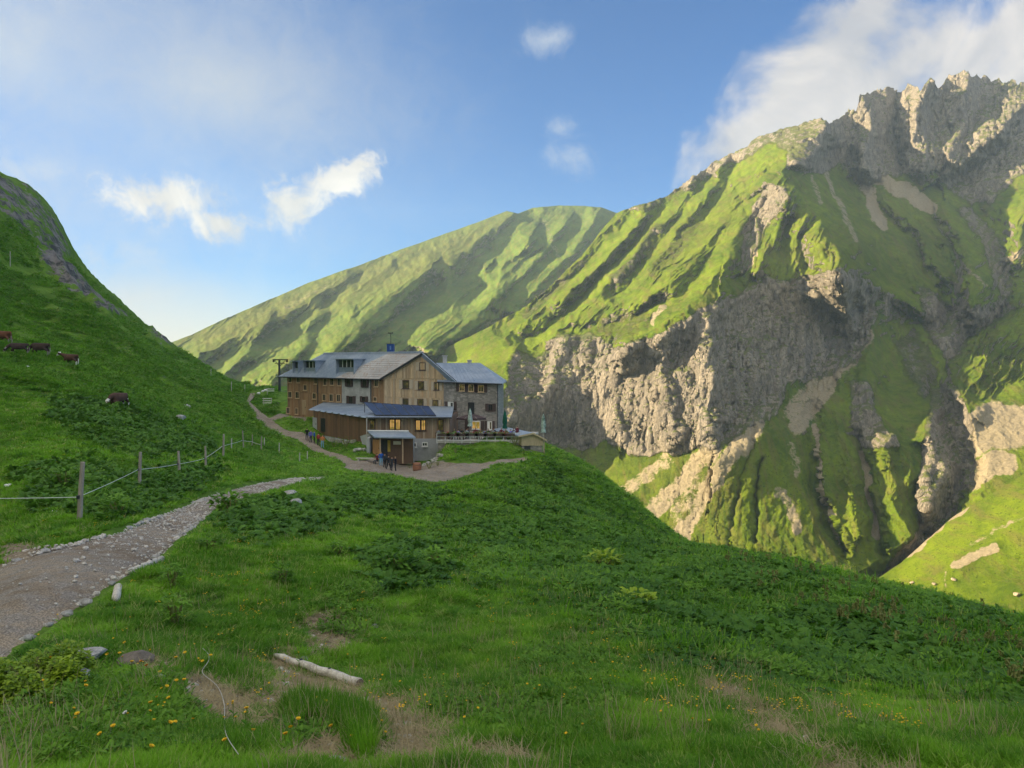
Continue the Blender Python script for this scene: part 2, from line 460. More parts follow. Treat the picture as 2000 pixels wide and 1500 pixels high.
C_R = [Rb([(1000, 415), (961, 453), (888, 495), (811, 542), (754, 580), (715, 611), (669, 665), (640, 705)], 45, 70, 75),
       Rb([(676, 549), (610, 585), (546, 619), (446, 665), (380, 705)], 26, 34, 34),
       Rb([(760, 520), (640, 610), (560, 660), (500, 700)], 16, 24, 16),
       Rb([(842, 526), (792, 580), (746, 626), (661, 690)], 26, 40, 40),
       Rb([(888, 526), (869, 572), (811, 615), (753, 657), (700, 700)], 28, 40, 40),
       Rb([(946, 530), (900, 572), (880, 611), (784, 684)], 28, 42, 46),
       Rb([(1031, 465), (985, 519), (965, 572), (923, 611), (830, 680)], 32, 46, 56),
       Rb([(1100, 440), (1042, 515), (985, 572), (946, 626), (850, 690)], 34, 42, 55),
       Rb([(1165, 425), (1110, 500), (1060, 550), (1000, 605)], 30, 30, 45),
       Rb([(1060, 412), (1030, 470)], 30, 40, 30),
       Rb([(688, 611), (661, 657), (640, 700)], 18, 24, 22), Rb([(622, 611), (576, 688), (530, 750)], 22, 30, 26),
       Rb([(522, 630), (470, 700), (440, 735)], 20, 28, 24), Rb([(600, 672), (495, 745)], 20, 26, 20), Rb([(700, 650), (610, 740)], 18, 24, 20), Rb([(770, 670), (700, 720)], 18, 22, 18)]
mountain('hill', 200, 1260, 600, 230, C_SKY, C_BOT, C_CTRL, C_R, [],
         [([(1010, 612), (1090, 545), (1140, 497), (1160, 500), (1100, 570), (1030, 625)], 0.75, 8)],
         [([(560, 600), (640, 560)], 10, 0.4), ([(1060, 430), (1090, 500)], 9, 0.42)],
         [([(335, 660), (700, 510), (1000, 415), (900, 520), (640, 610), (420, 690)], 0.35, 30)], 6, 3.2, M_HILL, seed=1, rib=1.5, flutes=[([(300, 660), (700, 500), (1000, 400), (1220, 400), (1100, 560), (850, 700), (400, 760)], 40, 141, 30, 420, 12)])

# --- the big mountain with the gorge wall
D_SKY = [(760, 745), (850, 690), (907, 662), (1019, 604), (1081, 552), (1136, 502), (1169, 458), (1205, 416), (1300, 384), (1330, 365), (1390, 322), (1450, 292), (1480, 268), (1520, 256), (1550, 248), (1575, 240), (1600, 234), (1622, 244), (1650, 222), (1675, 214), (1680, 190), (1705, 178), (1735, 172), (1755, 182), (1775, 168), (1800, 172), (1815, 160), (1835, 170), (1850, 152), (1890, 143), (1915, 150), (1935, 158), (1960, 160), (2000, 163), (2100, 130), (2260, 90)]
D_BOT = [(760, 1000), (1000, 1000), (1200, 1050), (1330, 1110), (1500, 1150), (1640, 1200), (1720, 1210), (1850, 1120), (2000, 1000), (2260, 930)]
D_CTRL = [(1200, 910, 505), (1330, 1040, 446), (1500, 1090, 418), (1650, 1125, 408), (1720, 1160, 404), (1070, 860, 560), (1250, 870, 506), (1390, 860, 474), (1390, 750, 500), (1500, 860, 476), (1600, 830, 500), (1700, 770, 560),
          (1080, 690, 610), (1200, 675, 585), (1350, 612, 570), (1500, 545, 620), (1640, 525, 635), (980, 790, 520), (1000, 710, 590), (920, 690, 680), (850, 692, 760), (1019, 604, 770), (1081, 552, 820),
          (1136, 502, 870), (1205, 416, 960), (1300, 450, 820), (1390, 322, 980), (1500, 400, 810), (1540, 330, 870), (1600, 236, 1000), (1700, 600, 650), (1800, 560, 690), (1750, 430, 810), (1700, 335, 930),
          (1850, 340, 960), (1800, 165, 1060), (1900, 145, 1080), (2000, 163, 1090), (2000, 350, 900), (1900, 430, 860), (1950, 600, 660), (2000, 800, 510), (1900, 880, 478), (1830, 1000, 440), (1800, 800, 530),
          (2260, 100, 1150), (2260, 600, 600), (2260, 900, 440), (760, 745, 760), (760, 1000, 470), (1000, 1000, 460), (1200, 1050, 440)]
D_R = [
    # main spur and its branches
    Rb([(1600, 240), (1545, 300), (1524, 335), (1540, 372), (1590, 420), (1645, 505), (1650, 545)], 70, 90, 62),
    Rb([(1500, 372), (1440, 470), (1390, 560), (1320, 620), (1230, 670)], 70, 34, 34),
    Rb([(1545, 385), (1512, 470), (1478, 525)], 26, 26, 20),
    Rb([(1590, 430), (1570, 470), (1575, 520)], 16, 18, -16),
    Rb([(1495, 385), (1462, 470), (1440, 545)], 26, 26, -26),
    Rb([(1480, 430), (1478, 480), (1445, 530)], 7, 10, 9),
    # diagonal gullies and ribs of the sunny flank
    Rb([(1330, 372), (1290, 412), (1240, 470), (1180, 532), (1125, 592), (1070, 640), (1015, 668)], 20, 34, -34),
    Rb([(1390, 345), (1340, 402), (1285, 478), (1250, 530), (1200, 575)], 18, 26, -26),
    Rb([(1440, 325), (1400, 395), (1350, 450), (1295, 515)], 16, 24, -20),
    Rb([(1480, 340), (1420, 430), (1360, 500), (1300, 560), (1240, 600)], 24, 24, 14),
    Rb([(1260, 420), (1200, 480), (1150, 540), (1090, 590)], 20, 22, 22),
    Rb([(1230, 420), (1180, 480), (1130, 535), (1070, 580), (980, 640)], 16, 18, -16),
    Rb([(1300, 590), (1250, 610), (1180, 640), (1110, 645)], 12, 20, -12),
    Rb([(1345, 570), (1290, 620), (1240, 650)], 10, 16, -10),
    # hollow with the curved scarp beside the hut roof
    Rb([(1090, 610), (1020, 650), (998, 690), (1000, 740), (985, 770)], 120, 22, 26),
    # small sunny fin
    Rb([(1036, 745), (1018, 790), (1003, 822)], 12, 22, 26),
    # gorge wall buttress: broad sunny side, sharp corner to the bowl
    Rb([(1400, 600), (1385, 690), (1400, 760), (1395, 868)], 190, 42, 40),
    Rb([(1110, 660), (1075, 720), (1060, 800)], 20, 40, 20),
    Rb([(1230, 680), (1190, 760), (1210, 860)], 26, 40, 18),
    Rb([(1300, 660), (1290, 740), (1320, 860)], 26, 36, 16),
    # ribs right of the bowl
    Rb([(1632, 530), (1653, 594), (1660, 640)], 24, 40, 24),
    Rb([(1700, 560), (1717, 620), (1690, 694), (1686, 736), (1706, 794), (1740, 838), (1745, 870)], 44, 60, 46),
    Rb([(1753, 690), (1782, 747), (1822, 812), (1798, 872), (1790, 930)], 34, 44, 34),
    # shaded bowl and the ridges on its right
    Rb([(1640, 330), (1720, 430), (1800, 520), (1850, 600)], 60, 60, -34),
    Rb([(1695, 412), (1760, 480), (1812, 560), (1830, 610)], 26, 40, 28),
    Rb([(1745, 400), (1800, 470), (1845, 540)], 18, 30, 18),
    Rb([(1850, 400), (1880, 470), (1905, 540), (1890, 600)], 60, 36, 34),
    Rb([(1640, 500), (1720, 560), (1790, 610)], 20, 26, 14),
    # stream gully
    Rb([(1830, 335), (1900, 400), (1932, 450), (1945, 500), (1972, 545), (1960, 600), (1900, 650), (1850, 710), (1835, 770), (1862, 850), (1885, 910), (1850, 1000), (1790, 1085), (1700, 1150)], 44, 40, -46),
    Rb([(2000, 590), (1925, 690), (1858, 755), (1862, 780), (1900, 812)], 40, 30, 20),
    Rb([(2100, 350), (2000, 430), (1975, 500)], 40, 40, 24),
    # rock peaks
    Rb([(2000, 200), (1950, 262), (1845, 340)], 26, 70, 44),
    Rb([(1680, 190), (1700, 250), (1690, 330)], 34, 34, 40),
    Rb([(1815, 160), (1790, 240), (1800, 320)], 40, 44, 46),
    Rb([(1890, 145), (1880, 220), (1850, 300)], 30, 50, 26),
    Rb([(1622, 240), (1600, 290), (1560, 320)], 24, 30, 24),
    Rb([(1745, 180), (1745, 250), (1760, 330)], 16, 22, -22),
    # lower fans
    Rb([(1476, 836), (1450, 930), (1424, 1056), (1420, 1120)], 6, 10, -9),
    Rb([(1488, 900), (1478, 960), (1476, 1060)], 8, 10, -8),
    Rb([(1592, 800), (1583, 880), (1592, 950), (1620, 1020), (1650, 1075)], 18, 26, -26),
    Rb([(1676, 850), (1692, 930), (1712, 1010), (1722, 1080)], 18, 22, -24),
    Rb([(1640, 820), (1655, 920), (1680, 1040)], 26, 22, 18),
    Rb([(1730, 880), (1745, 960), (1770, 1040)], 24, 24, 18),
    Rb([(1800, 880), (1790, 960), (1800, 1040)], 20, 20, -18),
    Rb([(1150, 870), (1120, 910)], 12, 16, -8),
]
D_REG = [([(1405, 620), (1480, 570), (1560, 565), (1640, 560), (1690, 610), (1680, 690), (1640, 730), (1590, 800), (1480, 820), (1410, 850)], -34, 46),
         ([(1560, 370), (1680, 350), (1790, 440), (1800, 520), (1700, 560), (1640, 470)], -22, 50),
         ([(1010, 680), (1060, 660), (1085, 680), (1060, 770), (1010, 800), (985, 780)], -22, 16),
         ([(1720, 620), (1830, 620), (1840, 760), (1800, 800), (1740, 740)], -24, 34)]
D_ROCK = [([(1055, 700), (1090, 655), (1150, 648), (1200, 682), (1250, 672), (1300, 650), (1345, 615), (1400, 590), (1440, 575), (1490, 548), (1560, 545), (1640, 522), (1690, 570), (1712, 620), (1680, 690), (1640, 730), (1600, 740), (1540, 750), (1520, 810), (1480, 830), (1400, 872), (1340, 882), (1235, 888), (1180, 865), (1150, 880), (1075, 885), (1055, 860), (985, 850), (985, 780), (1000, 690)], 1.0, 9),
          ([(1330, 372), (1380, 345), (1450, 310), (1500, 280), (1540, 290), (1530, 330), (1560, 330), (1600, 345), (1640, 320), (1690, 350), (1750, 345), (1830, 330), (1835, 355), (1900, 400), (1940, 390), (2000, 345), (2260, 250), (2260, 50), (1800, 120), (1600, 200), (1300, 350)], 1.0, 10),
          ([(1205, 410), (1330, 350), (1390, 315), (1400, 335), (1340, 385), (1250, 420)], 0.5, 10),
          ([(1490, 365), (1530, 368), (1545, 390), (1500, 440), (1460, 520), (1440, 530), (1450, 470)], 0.85, 9),
          ([(1655, 745), (1690, 740), (1735, 840), (1760, 870), (1720, 880), (1680, 870), (1660, 810)], 1.0, 10),
          ([(1790, 560), (1870, 590), (1930, 600), (1960, 560), (1990, 600), (1900, 660), (1850, 730), (1800, 640)], 0.7, 14),
          ([(1820, 760), (1870, 760), (1900, 830), (1910, 920), (1860, 1010), (1800, 1060), (1720, 1140), (1690, 1150), (1790, 1030), (1800, 900)], 0.95, 14),
          ([(1900, 400), (1950, 460), (1985, 560), (1965, 600), (1940, 540), (1915, 470), (1870, 410)], 0.75, 9),
          ([(1740, 660), (1790, 640), (1840, 740), (1800, 790), (1760, 730)], 0.55, 14),
          ([(1150, 645), (1200, 610), (1260, 600), (1280, 625), (1230, 660), (1180, 680)], 0.45, 10),
          ([(1190, 540), (1250, 480), (1290, 430), (1310, 430), (1260, 510), (1200, 570)], 0.52, 9),
          ([(1260, 530), (1320, 460), (1370, 420), (1375, 440), (1310, 520), (1270, 560)], 0.45, 9),
          ([(1010, 612), (1090, 545), (1140, 500), (1155, 505), (1100, 570), (1030, 625)], 0.5, 8)]
D_SCREE = [([(1660, 320), (1700, 380), (1720, 440)], 20, 0.75), ([(1690, 345), (1760, 370), (1820, 405)], 18, 0.95), ([(1610, 340), (1640, 400), (1670, 470)], 12, 0.55), ([(1580, 350), (1600, 400)], 8, 0.5),
           ([(1470, 450), (1476, 490), (1450, 525)], 9, 0.9), ([(1560, 830), (1640, 720), (1690, 650)], 26, 0.7), ([(1640, 700), (1560, 800)], 40, 0.62),
           ([(1440, 860), (1400, 930), (1350, 1020), (1320, 1060)], 26, 0.72), ([(1390, 880), (1320, 960), (1270, 1010)], 28, 0.68), ([(1300, 900), (1220, 960)], 26, 0.55), ([(1480, 830), (1450, 880)], 22, 0.7), ([(1360, 930), (1330, 1010)], 40, 0.5),
           ([(1520, 960), (1560, 1040)], 16, 0.6), ([(1590, 830), (1596, 900), (1610, 970), (1640, 1050)], 6, 0.9), ([(1680, 880), (1700, 960), (1716, 1050)], 7, 0.8), ([(1424, 1050), (1470, 850)], 3.5, 0.7), ([(1545, 870), (1550, 930)], 14, 0.5),
           ([(1700, 1145), (1790, 1085), (1850, 1000), (1880, 930)], 14, 0.9), ([(1080, 870), (1120, 800)], 30, 0.5), ([(1270, 630), (1300, 600)], 7, 0.6), ([(1950, 520), (1990, 490)], 12, 0.7), ([(1880, 520), (1920, 560)], 8, 0.5),
           ([(1470, 800), (1530, 700)], 8, 0.7), ([(1890, 850), (1940, 830), (2000, 830), (2100, 800)], 62, 1.0), ([(1880, 930), (1960, 900)], 40, 1.0), ([(1620, 640), (1560, 700)], 9, 0.55)]
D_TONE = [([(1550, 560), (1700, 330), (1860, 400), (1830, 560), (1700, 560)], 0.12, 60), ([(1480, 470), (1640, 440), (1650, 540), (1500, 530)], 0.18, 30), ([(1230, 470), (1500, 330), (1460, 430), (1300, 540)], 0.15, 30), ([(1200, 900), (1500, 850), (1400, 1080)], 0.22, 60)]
def jag_d(u):
    q = np.c_[u / 16, u * 0, u * 0]
    r = sstep(1290, 1340, u)
    pk = sstep(1590, 1640, u)
    return -(r * 4.0 + pk * 6) * fbm(q, 4, 0.6) * 0.9
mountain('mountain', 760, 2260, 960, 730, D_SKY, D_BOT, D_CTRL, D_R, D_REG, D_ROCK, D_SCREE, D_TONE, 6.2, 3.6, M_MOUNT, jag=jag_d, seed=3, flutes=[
    ([(950, 640), (1200, 410), (1540, 280), (1530, 360), (1440, 500), (1300, 620), (1150, 650)], 30, 137, 22, 170, 6.5),
    ([(1480, 380), (1560, 360), (1660, 540), (1440, 560)], 20, 108, 16, 120, 6),
    ([(1600, 340), (1830, 340), (1900, 420), (1860, 600), (1700, 560)], 30, 62, 22, 150, 4.5),
    ([(1060, 660), (1300, 650), (1640, 530), (1710, 620), (1680, 740), (1400, 870), (1100, 880)], 20, 94, 16, 150, 3.2),
    ([(1100, 900), (1600, 840), (1840, 860), (1760, 1090), (1300, 1080)], 30, 98, 24, 240, 0.6),
    ([(1600, 200), (2000, 140), (2000, 340), (1650, 340)], 16, 95, 18, 90, 7),
    ([(1880, 440), (2050, 380), (2050, 720), (1880, 780)], 30, 120, 20, 150, 6)])

# --- sunny slope on the right bank of the stream
E_SKY = [(1600, 1215), (1650, 1180), (1692, 1148), (1760, 1102), (1800, 1065), (1860, 1012), (2000, 926), (2260, 760)]
E_BOT = [(1600, 1330), (2260, 1420)]
E_CTRL = [(1692, 1148, 388), (1760, 1102, 396), (1860, 1012, 404), (2000, 926, 400), (2260, 770, 390), (1700, 1230, 352), (1850, 1200, 338), (2000, 1240, 305), (2260, 1300, 250), (1600, 1215, 385), (1850, 1100, 370), (2000, 1080, 350), (2260, 1000, 320)]
E_R = [Rb([(2000, 1020), (1900, 1080), (1800, 1150)], 40, 50, 3), Rb([(2100, 1050), (1900, 1180)], 36, 40, -2), Rb([(1990, 1150), (1900, 1220)], 34, 34, 2.5), Rb([(1905, 1260), (1935, 1240)], 12, 12, -6)]
mountain('right_slope', 1600, 2260, 360, 190, E_SKY, E_BOT, E_CTRL, E_R, [], [([(1885, 1236), (1930, 1222), (1945, 1240), (1920, 1260), (1890, 1262)], 0.9, 8)],
         [([(1870, 1100), (1905, 1085), (1940, 1070)], 16, 0.85), ([(1760, 1095), (1860, 1008), (1990, 925)], 9, 0.75), ([(1900, 1060), (2000, 1010)], 6, 0.5), ([(1850, 1120), (1830, 1180)], 5, 0.45)], [], 3, 0.9, M_MOUNT, seed=5)
# ------------------------------------------------------------------ near ground: meadow ridge, forecourt and left hillside
G_PIX = [(1000, 1500, 4.5), (1500, 1500, 4.5), (1990, 1500, 4.6), (500, 1500, 4.5), (20, 1490, 4.5), (80, 1330, 6.6), (250, 1330, 6.6), (620, 1310, 8.6), (1000, 1300, 8.5), (1400, 1300, 9.0), (1800, 1400, 6.5),
         (150, 1200, 9.6), (0, 1170, 10.2), (300, 1060, 16), (150, 1018, 18), (20, 1065, 16.0), (700, 1150, 13.2), (1000, 1150, 14.4), (1300, 1200, 13.6), (1600, 1250, 13.5), (1900, 1330, 11),
         (450, 960, 32), (590, 934, 50), (273, 950, 29), (402, 918, 40), (700, 1000, 28), (950, 1000, 31), (1150, 1060, 29), (1330, 1064, 34), (1500, 1092, 31), (1700, 1157, 28), (2000, 1250, 23),
         (985, 922, 76), (1075, 892, 90), (1150, 926, 86), (1240, 985, 80), (1330, 1058, 72), (690, 914, 84), (840, 922, 81), (1000, 902, 86), (760, 896, 93), (860, 891, 94), (660, 915, 76), (850, 942, 74), (800, 965, 58), (970, 945, 50), (1050, 968, 43), (1200, 1022, 38), (1130, 1010, 62), (1220, 1060, 62), (1040, 985, 66),
         (620, 880, 95), (560, 845, 108), (510, 815, 122), (490, 785, 138), (520, 765, 152), (558, 809, 126), (545, 763, 150), (610, 838, 105), (716, 866, 94), (640, 862, 102), (590, 822, 118),
         (400, 716, 172), (370, 700, 180), (340, 681, 190), (300, 650, 194), (260, 616, 198), (225, 582, 198), (190, 550, 198), (165, 525, 197), (145, 502, 196), (430, 737, 168), (160, 550, 166), (200, 592, 166), (240, 625, 166), (290, 665, 160), (300, 672, 232), (340, 706, 230), (400, 740, 225), (480, 780, 220), (240, 632, 236), (160, 550, 240), (100, 450, 242), (40, 395, 245), (110, 422, 202), (60, 372, 206), (0, 346, 210), (460, 752, 165),
         (80, 692, 82), (137, 712, 80), (233, 792, 62), (300, 850, 50), (0, 900, 32), (100, 850, 40), (0, 780, 55), (200, 600, 132), (0, 550, 122), (350, 760, 115), (450, 800, 106), (500, 880, 76), (560, 905, 70), (460, 890, 60), 
         (920, 864, 97), (870, 866, 91.3), (940, 866, 91.3), (995, 869, 91.0), (870, 899, 87.6), (940, 899, 87.4), (800, 850, 112)]
G_XYZ = [(0, 0, -1.7), (0, -8, -1.0), (-5, 1, -1.9), (5, 1, -2.6), (-8, -6, -1.5), (10, -4, -4), (0, -60, 6), (0, -150, 30),
         (-60, 5, 6), (-120, 50, 42), (-190, 90, 92), (-215, 150, 108), (-240, 30, 120), (-150, -60, 60), (-250, -120, 130), (-90, 60, 16), (-300, 230, 80), (-160, 270, 30), (-80, 300, -30), (-95, 260, -10), (-220, 340, -50), (-300, 300, 20), (-300, 420, -70), (-180, 400, -90), (-250, 270, 45), (20, 200, -72), (20, 300, -120), (40, 400, -135), (-40, 330, -112), (120, 350, -145), (-60, 240, -18), (-170, 200, 72), (-290, 120, 130),
         (40, 20, -19), (70, 40, -42), (40, 60, -38), (60, 90, -58), (100, 60, -68), (130, 120, -100), (40, 110, -42), (26, 84, -24), (30, 130, -46), (14, 115, -20), (60, -30, -26), (100, 0, -55),
         (10, 135, -24), (-10, 150, -20), (-30, 165, -12), (0, 190, -48), (-50, 190, -9), (60, 170, -80), (-40, 250, -40), (60, 260, -112), (150, 250, -128), (0, 330, -115), (-100, 420, -100), (200, 10, -110)]
_pts = [P(*p) for p in G_PIX] + [np.array(p, float) for p in G_XYZ]
_pts = np.array(_pts)
# spline in log-polar coordinates about the viewer keeps near detail and far slopes equally smooth
def _lp(x, y):
    d = np.sqrt(x * x + y * y) + 1e-6
    k = np.log1p(d / 3.0) / d
    return np.c_[k * x, k * y]
_tps = TPS(_lp(_pts[:, 0], _pts[:, 1]), _pts[:, 2], 0.0004)

def base_z(x, y):
    x = np.atleast_1d(np.asarray(x, float)); y = np.atleast_1d(np.asarray(y, float))
    return _tps(_lp(x, y))
def detail(x, y):
    r = np.sqrt(x * x + y * y)
    p = np.c_[x, y, 0 * x]
    z = 0.10 * sstep(2, 12, r) * fbm(p / 2.6, 3) + 0.035 * fbm(p / 0.55 + 40, 2)
    z = z + 0.30 * sstep(15, 60, r) * fbm(p / 9.0 + 11, 3)
    hill = sstep(-20, -60, x) * sstep(20, 60, r)
    z = z + hill * (1.3 * fbm(p / 22.0 + 3, 4) + 0.35 * fbm(p / [3.0, 6.0, 1] + 8, 2))
    return z

# gravel ways: left and right edges traced on the ground
def ray_ground(u, v, zfun=None, y0=2.5, y1=320):
    zf = zfun or (lambda x, y: base_z(x, y))
    ys = np.geomspace(y0, y1, 500)
    d = P(u, v, 1.0)
    z = zf(d[0] * ys, ys); diff = d[2] * ys - z
    k = np.argmax(diff < 0)
    if diff[k] >= 0: k = len(ys) - 1
    if k == 0: return d * ys[0]
    a, b = ys[k - 1], ys[k]
    f = diff[k - 1] / (diff[k - 1] - diff[k] + 1e-9)
    y = a + (b - a) * f
    return np.array([d[0] * y, y, zf(np.array([d[0] * y]), np.array([y]))[0]])
def resample(pts, n):
    pts = np.array(pts, float); s = np.r_[0, np.cumsum(np.linalg.norm(np.diff(pts, axis=0), axis=1))]
    q = np.linspace(0, s[-1], n)
    return np.stack([np.interp(q, s, pts[:, k]) for k in range(pts.shape[1])], -1)
def smooth_line(p, it=3):
    p = np.array(p, float)
    for _ in range(it):
        q = p.copy(); q[1:-1] = 0.25 * p[:-2] + 0.5 * p[1:-1] + 0.25 * p[2:]; p = q
    return p
def edge_world(pix, n):
    return smooth_line(resample(np.array([ray_ground(u, v)[:2] for u, v in pix]), n), 4)

WAYS = []
def way(left, right, n=160):
    L = edge_world(left, n); R = edge_world(right, n)
    WAYS.append((L, R, np.concatenate([L, R[::-1]])))
way([(-260, 1190), (-120, 1150), (0, 1112), (130, 1062), (220, 1040), (300, 1008), (400, 968), (480, 947), (560, 934), (632, 930)],
    [(-160, 1420), (-60, 1330), (0, 1300), (60, 1255), (120, 1212), (200, 1165), (260, 1120), (325, 1082), (375, 1032), (430, 990), (500, 968), (575, 948), (638, 934)])
way([(700, 903), (660, 884), (612, 858), (560, 838), (530, 818), (505, 799), (487, 782), (502, 768)],
    [(690, 917), (645, 893), (596, 868), (545, 848), (505, 825), (488, 800), (480, 784), (490, 766)])
way([(690, 898), (720, 896), (745, 893), (800, 893), (850, 900), (890, 904), (930, 903), (970, 898), (1030, 892)],
    [(655, 912), (700, 919), (760, 925), (800, 934), (840, 940), (880, 937), (920, 925), (960, 912), (1030, 899)])
way([(516, 818), (545, 806), (575, 811), (600, 814)], [(528, 826), (550, 816), (575, 820), (600, 822)], 60)
def in_way(x, y, grow=0.0):
    m = np.zeros(x.shape)
    for L, R, poly in WAYS:
        a = poly
        k = (x > a[:, 0].min() - 1) & (x < a[:, 0].max() + 1) & (y > a[:, 1].min() - 1) & (y < a[:, 1].max() + 1)
        if not k.any(): continue
        pl = [tuple(q) for q in poly]
        ins = inside(x[k], y[k], pl)
        d, _ = poly_dist(x[k], y[k], pl[::2] + [pl[0]])
        s = np.where(ins, d, -d)
        m[k] = np.maximum(m[k], sstep(-0.12 + grow, 0.12 + grow, s))
    return m
# flat terrace bench and building pads are part of the surface; worn earth patches
BARE = [([(590, 1205), (640, 1195), (690, 1215), (670, 1270), (610, 1290)], 0.75), ([(470, 1380), (560, 1310), (640, 1330), (720, 1345), (770, 1390), (700, 1400), (640, 1385), (560, 1395), (500, 1440)], 0.85),
        ([(715, 1380), (770, 1375), (840, 1460), (880, 1500), (760, 1510)], 0.85), ([(560, 1440), (640, 1425), (740, 1500), (560, 1500)], 0.8), ([(340, 1330), (400, 1325), (460, 1365), (490, 1410), (440, 1420), (370, 1385)], 1.1),
        ([(500, 1290), (560, 1270), (600, 1300), (540, 1320)], 0.6), ([(1380, 1345), (1440, 1350), (1500, 1400), (1540, 1435), (1640, 1490), (1690, 1520), (1600, 1520), (1520, 1450), (1470, 1400)], 0.95), ([(1540, 1350), (1590, 1370), (1640, 1385), (1620, 1395), (1560, 1378)], 0.8),
        ([(740, 1070), (830, 1085), (900, 1110), (880, 1118), (800, 1095)], 0.8), ([(0, 1065), (120, 1060), (60, 1100), (0, 1110)], 0.8), ([(380, 800), (430, 825), (330, 815)], 0.6), ([(900, 1470), (1000, 1460), (1050, 1500), (900, 1510)], 0.5), ([(260, 1290), (330, 1300), (350, 1345), (280, 1320)], 0.5)]
BARE_W = [(np.array([ray_ground(u, v)[:2] for u, v in poly]), a) for poly, a in BARE]
def bare_mask(x, y):
    m = np.zeros(x.shape)
    for poly, a in BARE_W:
        c_ = poly.mean(0); sz = np.abs(poly - c_).max()
        k = np.abs(x - c_[0]) + np.abs(y - c_[1]) < 3.5 * sz
        if not k.any(): continue
        m[k] = np.maximum(m[k], a * poly_mask(x[k], y[k], [tuple(q) for q in poly], 0.22 * sz))
    n = fbm(np.c_[x, y, 0 * x] / 0.7 + 5, 3)
    return np.clip(m * 1.35 + 0.5 * n * (m > 0.02) , 0, 1)

def ground_z(x, y):
    x = np.atleast_1d(np.asarray(x, float)); y = np.atleast_1d(np.asarray(y, float))
    w = in_way(x, y, 0.10)
    zb = base_z(x, y)
    p = np.c_[x, y, 0 * x]
    tr = (zb / 1.5 + 1.6 * fbm(p / 16.0 + 21, 3)) % 1.0           # cattle tracks along the contours
    hw = sstep(-16, -40, x) * sstep(20, 60, np.sqrt(x * x + y * y))
    return zb + detail(x, y) * (1 - 0.75 * w) - 0.12 * w + 0.42 * hw * (np.minimum(tr * 1.25, (1 - tr) * 5.0) - 0.5) * (1 - w)
def gpix(u, v):
    return ray_ground(u, v, ground_z)

az = np.concatenate([np.linspace(-175, -38, 70)[:-1], np.linspace(-38, 38, 640), np.linspace(38, 120, 40)[1:]])
rr = np.geomspace(1.1, 340, 360)
AZ, RR = np.meshgrid(np.radians(az), rr)
gx = (RR * np.sin(AZ)).ravel(); gy = (RR * np.cos(AZ)).ravel()
gz = ground_z(gx, gy)
inf = (np.degrees(AZ).ravel() > -38) & (np.degrees(AZ).ravel() < 38)
bm_ = np.zeros(gx.shape); nearm = RR.ravel() < 60
bm_[nearm] = bare_mask(gx[nearm], gy[nearm])
rockm = np.zeros(gx.shape)
# rocky crag on the left hillside
CRAG = [[(-20, 340), (60, 366), (112, 420), (146, 500), (120, 510), (70, 470), (30, 430), (-20, 420)], [(70, 480), (140, 520), (195, 585), (250, 620), (200, 610), (130, 560), (85, 520)], [(300, 640), (345, 682), (320, 680), (290, 655)]]
xc = gx / np.maximum(gy, 1e-3) * math.cos(PITCH)
UU = 1000 + F * gx / np.maximum(gy, 1e-3); VV = 750 - F * np.tan(np.arctan2(gz, np.maximum(gy, 1e-3)) + PITCH)
far = (gy > 120)
for k_, c_ in enumerate(CRAG):
    rockm[far] = np.maximum(rockm[far], (0.62, 0.85, 0.6)[k_] * poly_mask(UU[far], VV[far], c_, 12))
cr = rockm > 0.02
gz[cr] += rockm[cr] * (2.2 * fbm(np.c_[gx[cr], gy[cr], gz[cr]] / 9, 4, 0.55, ridged=True) - 1.0)

def ground_mat():
    m, t, out = new_mat('meadow_ground')
    pos = t.node('ShaderNodeNewGeometry').outputs['Position']
    bare = t.attr('bare').outputs['Fac']; rock = t.attr('rock').outputs['Fac']
    n0 = t.noise(pos, 0.10, 4, 0.6); n1 = t.noise(pos, 0.8, 5, 0.65); n2 = t.noise(pos, 9.0, 4, 0.65)
    f = t.ramp(t.math('ADD', t.math('ADD', t.math('MULTIPLY', n0, 0.35), t.math('MULTIPLY', n1, 0.4)), t.math('MULTIPLY', n2, 0.25)), 0.38, 0.62)
    g = t.mix(f, (0.070, 0.145, 0.016), (0.140, 0.250, 0.034))
    e = t.mix(t.ramp(n2, 0.35, 0.65), (0.16, 0.12, 0.085), (0.36, 0.30, 0.22))
    rk = t.mix(t.ramp(t.noise(pos, 0.35, 6, 0.7), 0.38, 0.6), (0.055, 0.06, 0.06), (0.22, 0.205, 0.195))
    nn = t.math('MULTIPLY', t.math('SUBTRACT', n1, 0.5), 1.1)
    c = t.mix(t.ramp(t.math('ADD', bare, nn), 0.35, 0.6), g, e)
    c = t.mix(t.ramp(t.math('ADD', rock, t.math('MULTIPLY', t.math('SUBTRACT', t.noise(pos, 0.3, 5, 0.7), 0.5), 3.2)), 0.45, 0.62), c, rk)
    bn = t.node('ShaderNodeBump', {'Height': t.math('ADD', n2, t.math('MULTIPLY', n1, 2.0)), 'Strength': 0.6, 'Distance': 0.12})
    b = t.node('ShaderNodeBsdfPrincipled', {'Base Color': c, 'Roughness': 0.95, 'Specular IOR Level': 0.1, 'Normal': bn.outputs[0]})
    t.l.new(b.outputs[0], out.inputs[0])
    return m
M_GROUND = ground_mat()
tag(grid_mesh('meadow', np.c_[gx, gy, gz], len(az), len(rr), {'bare': bm_, 'rock': rockm}, M_GROUND), kind='structure')

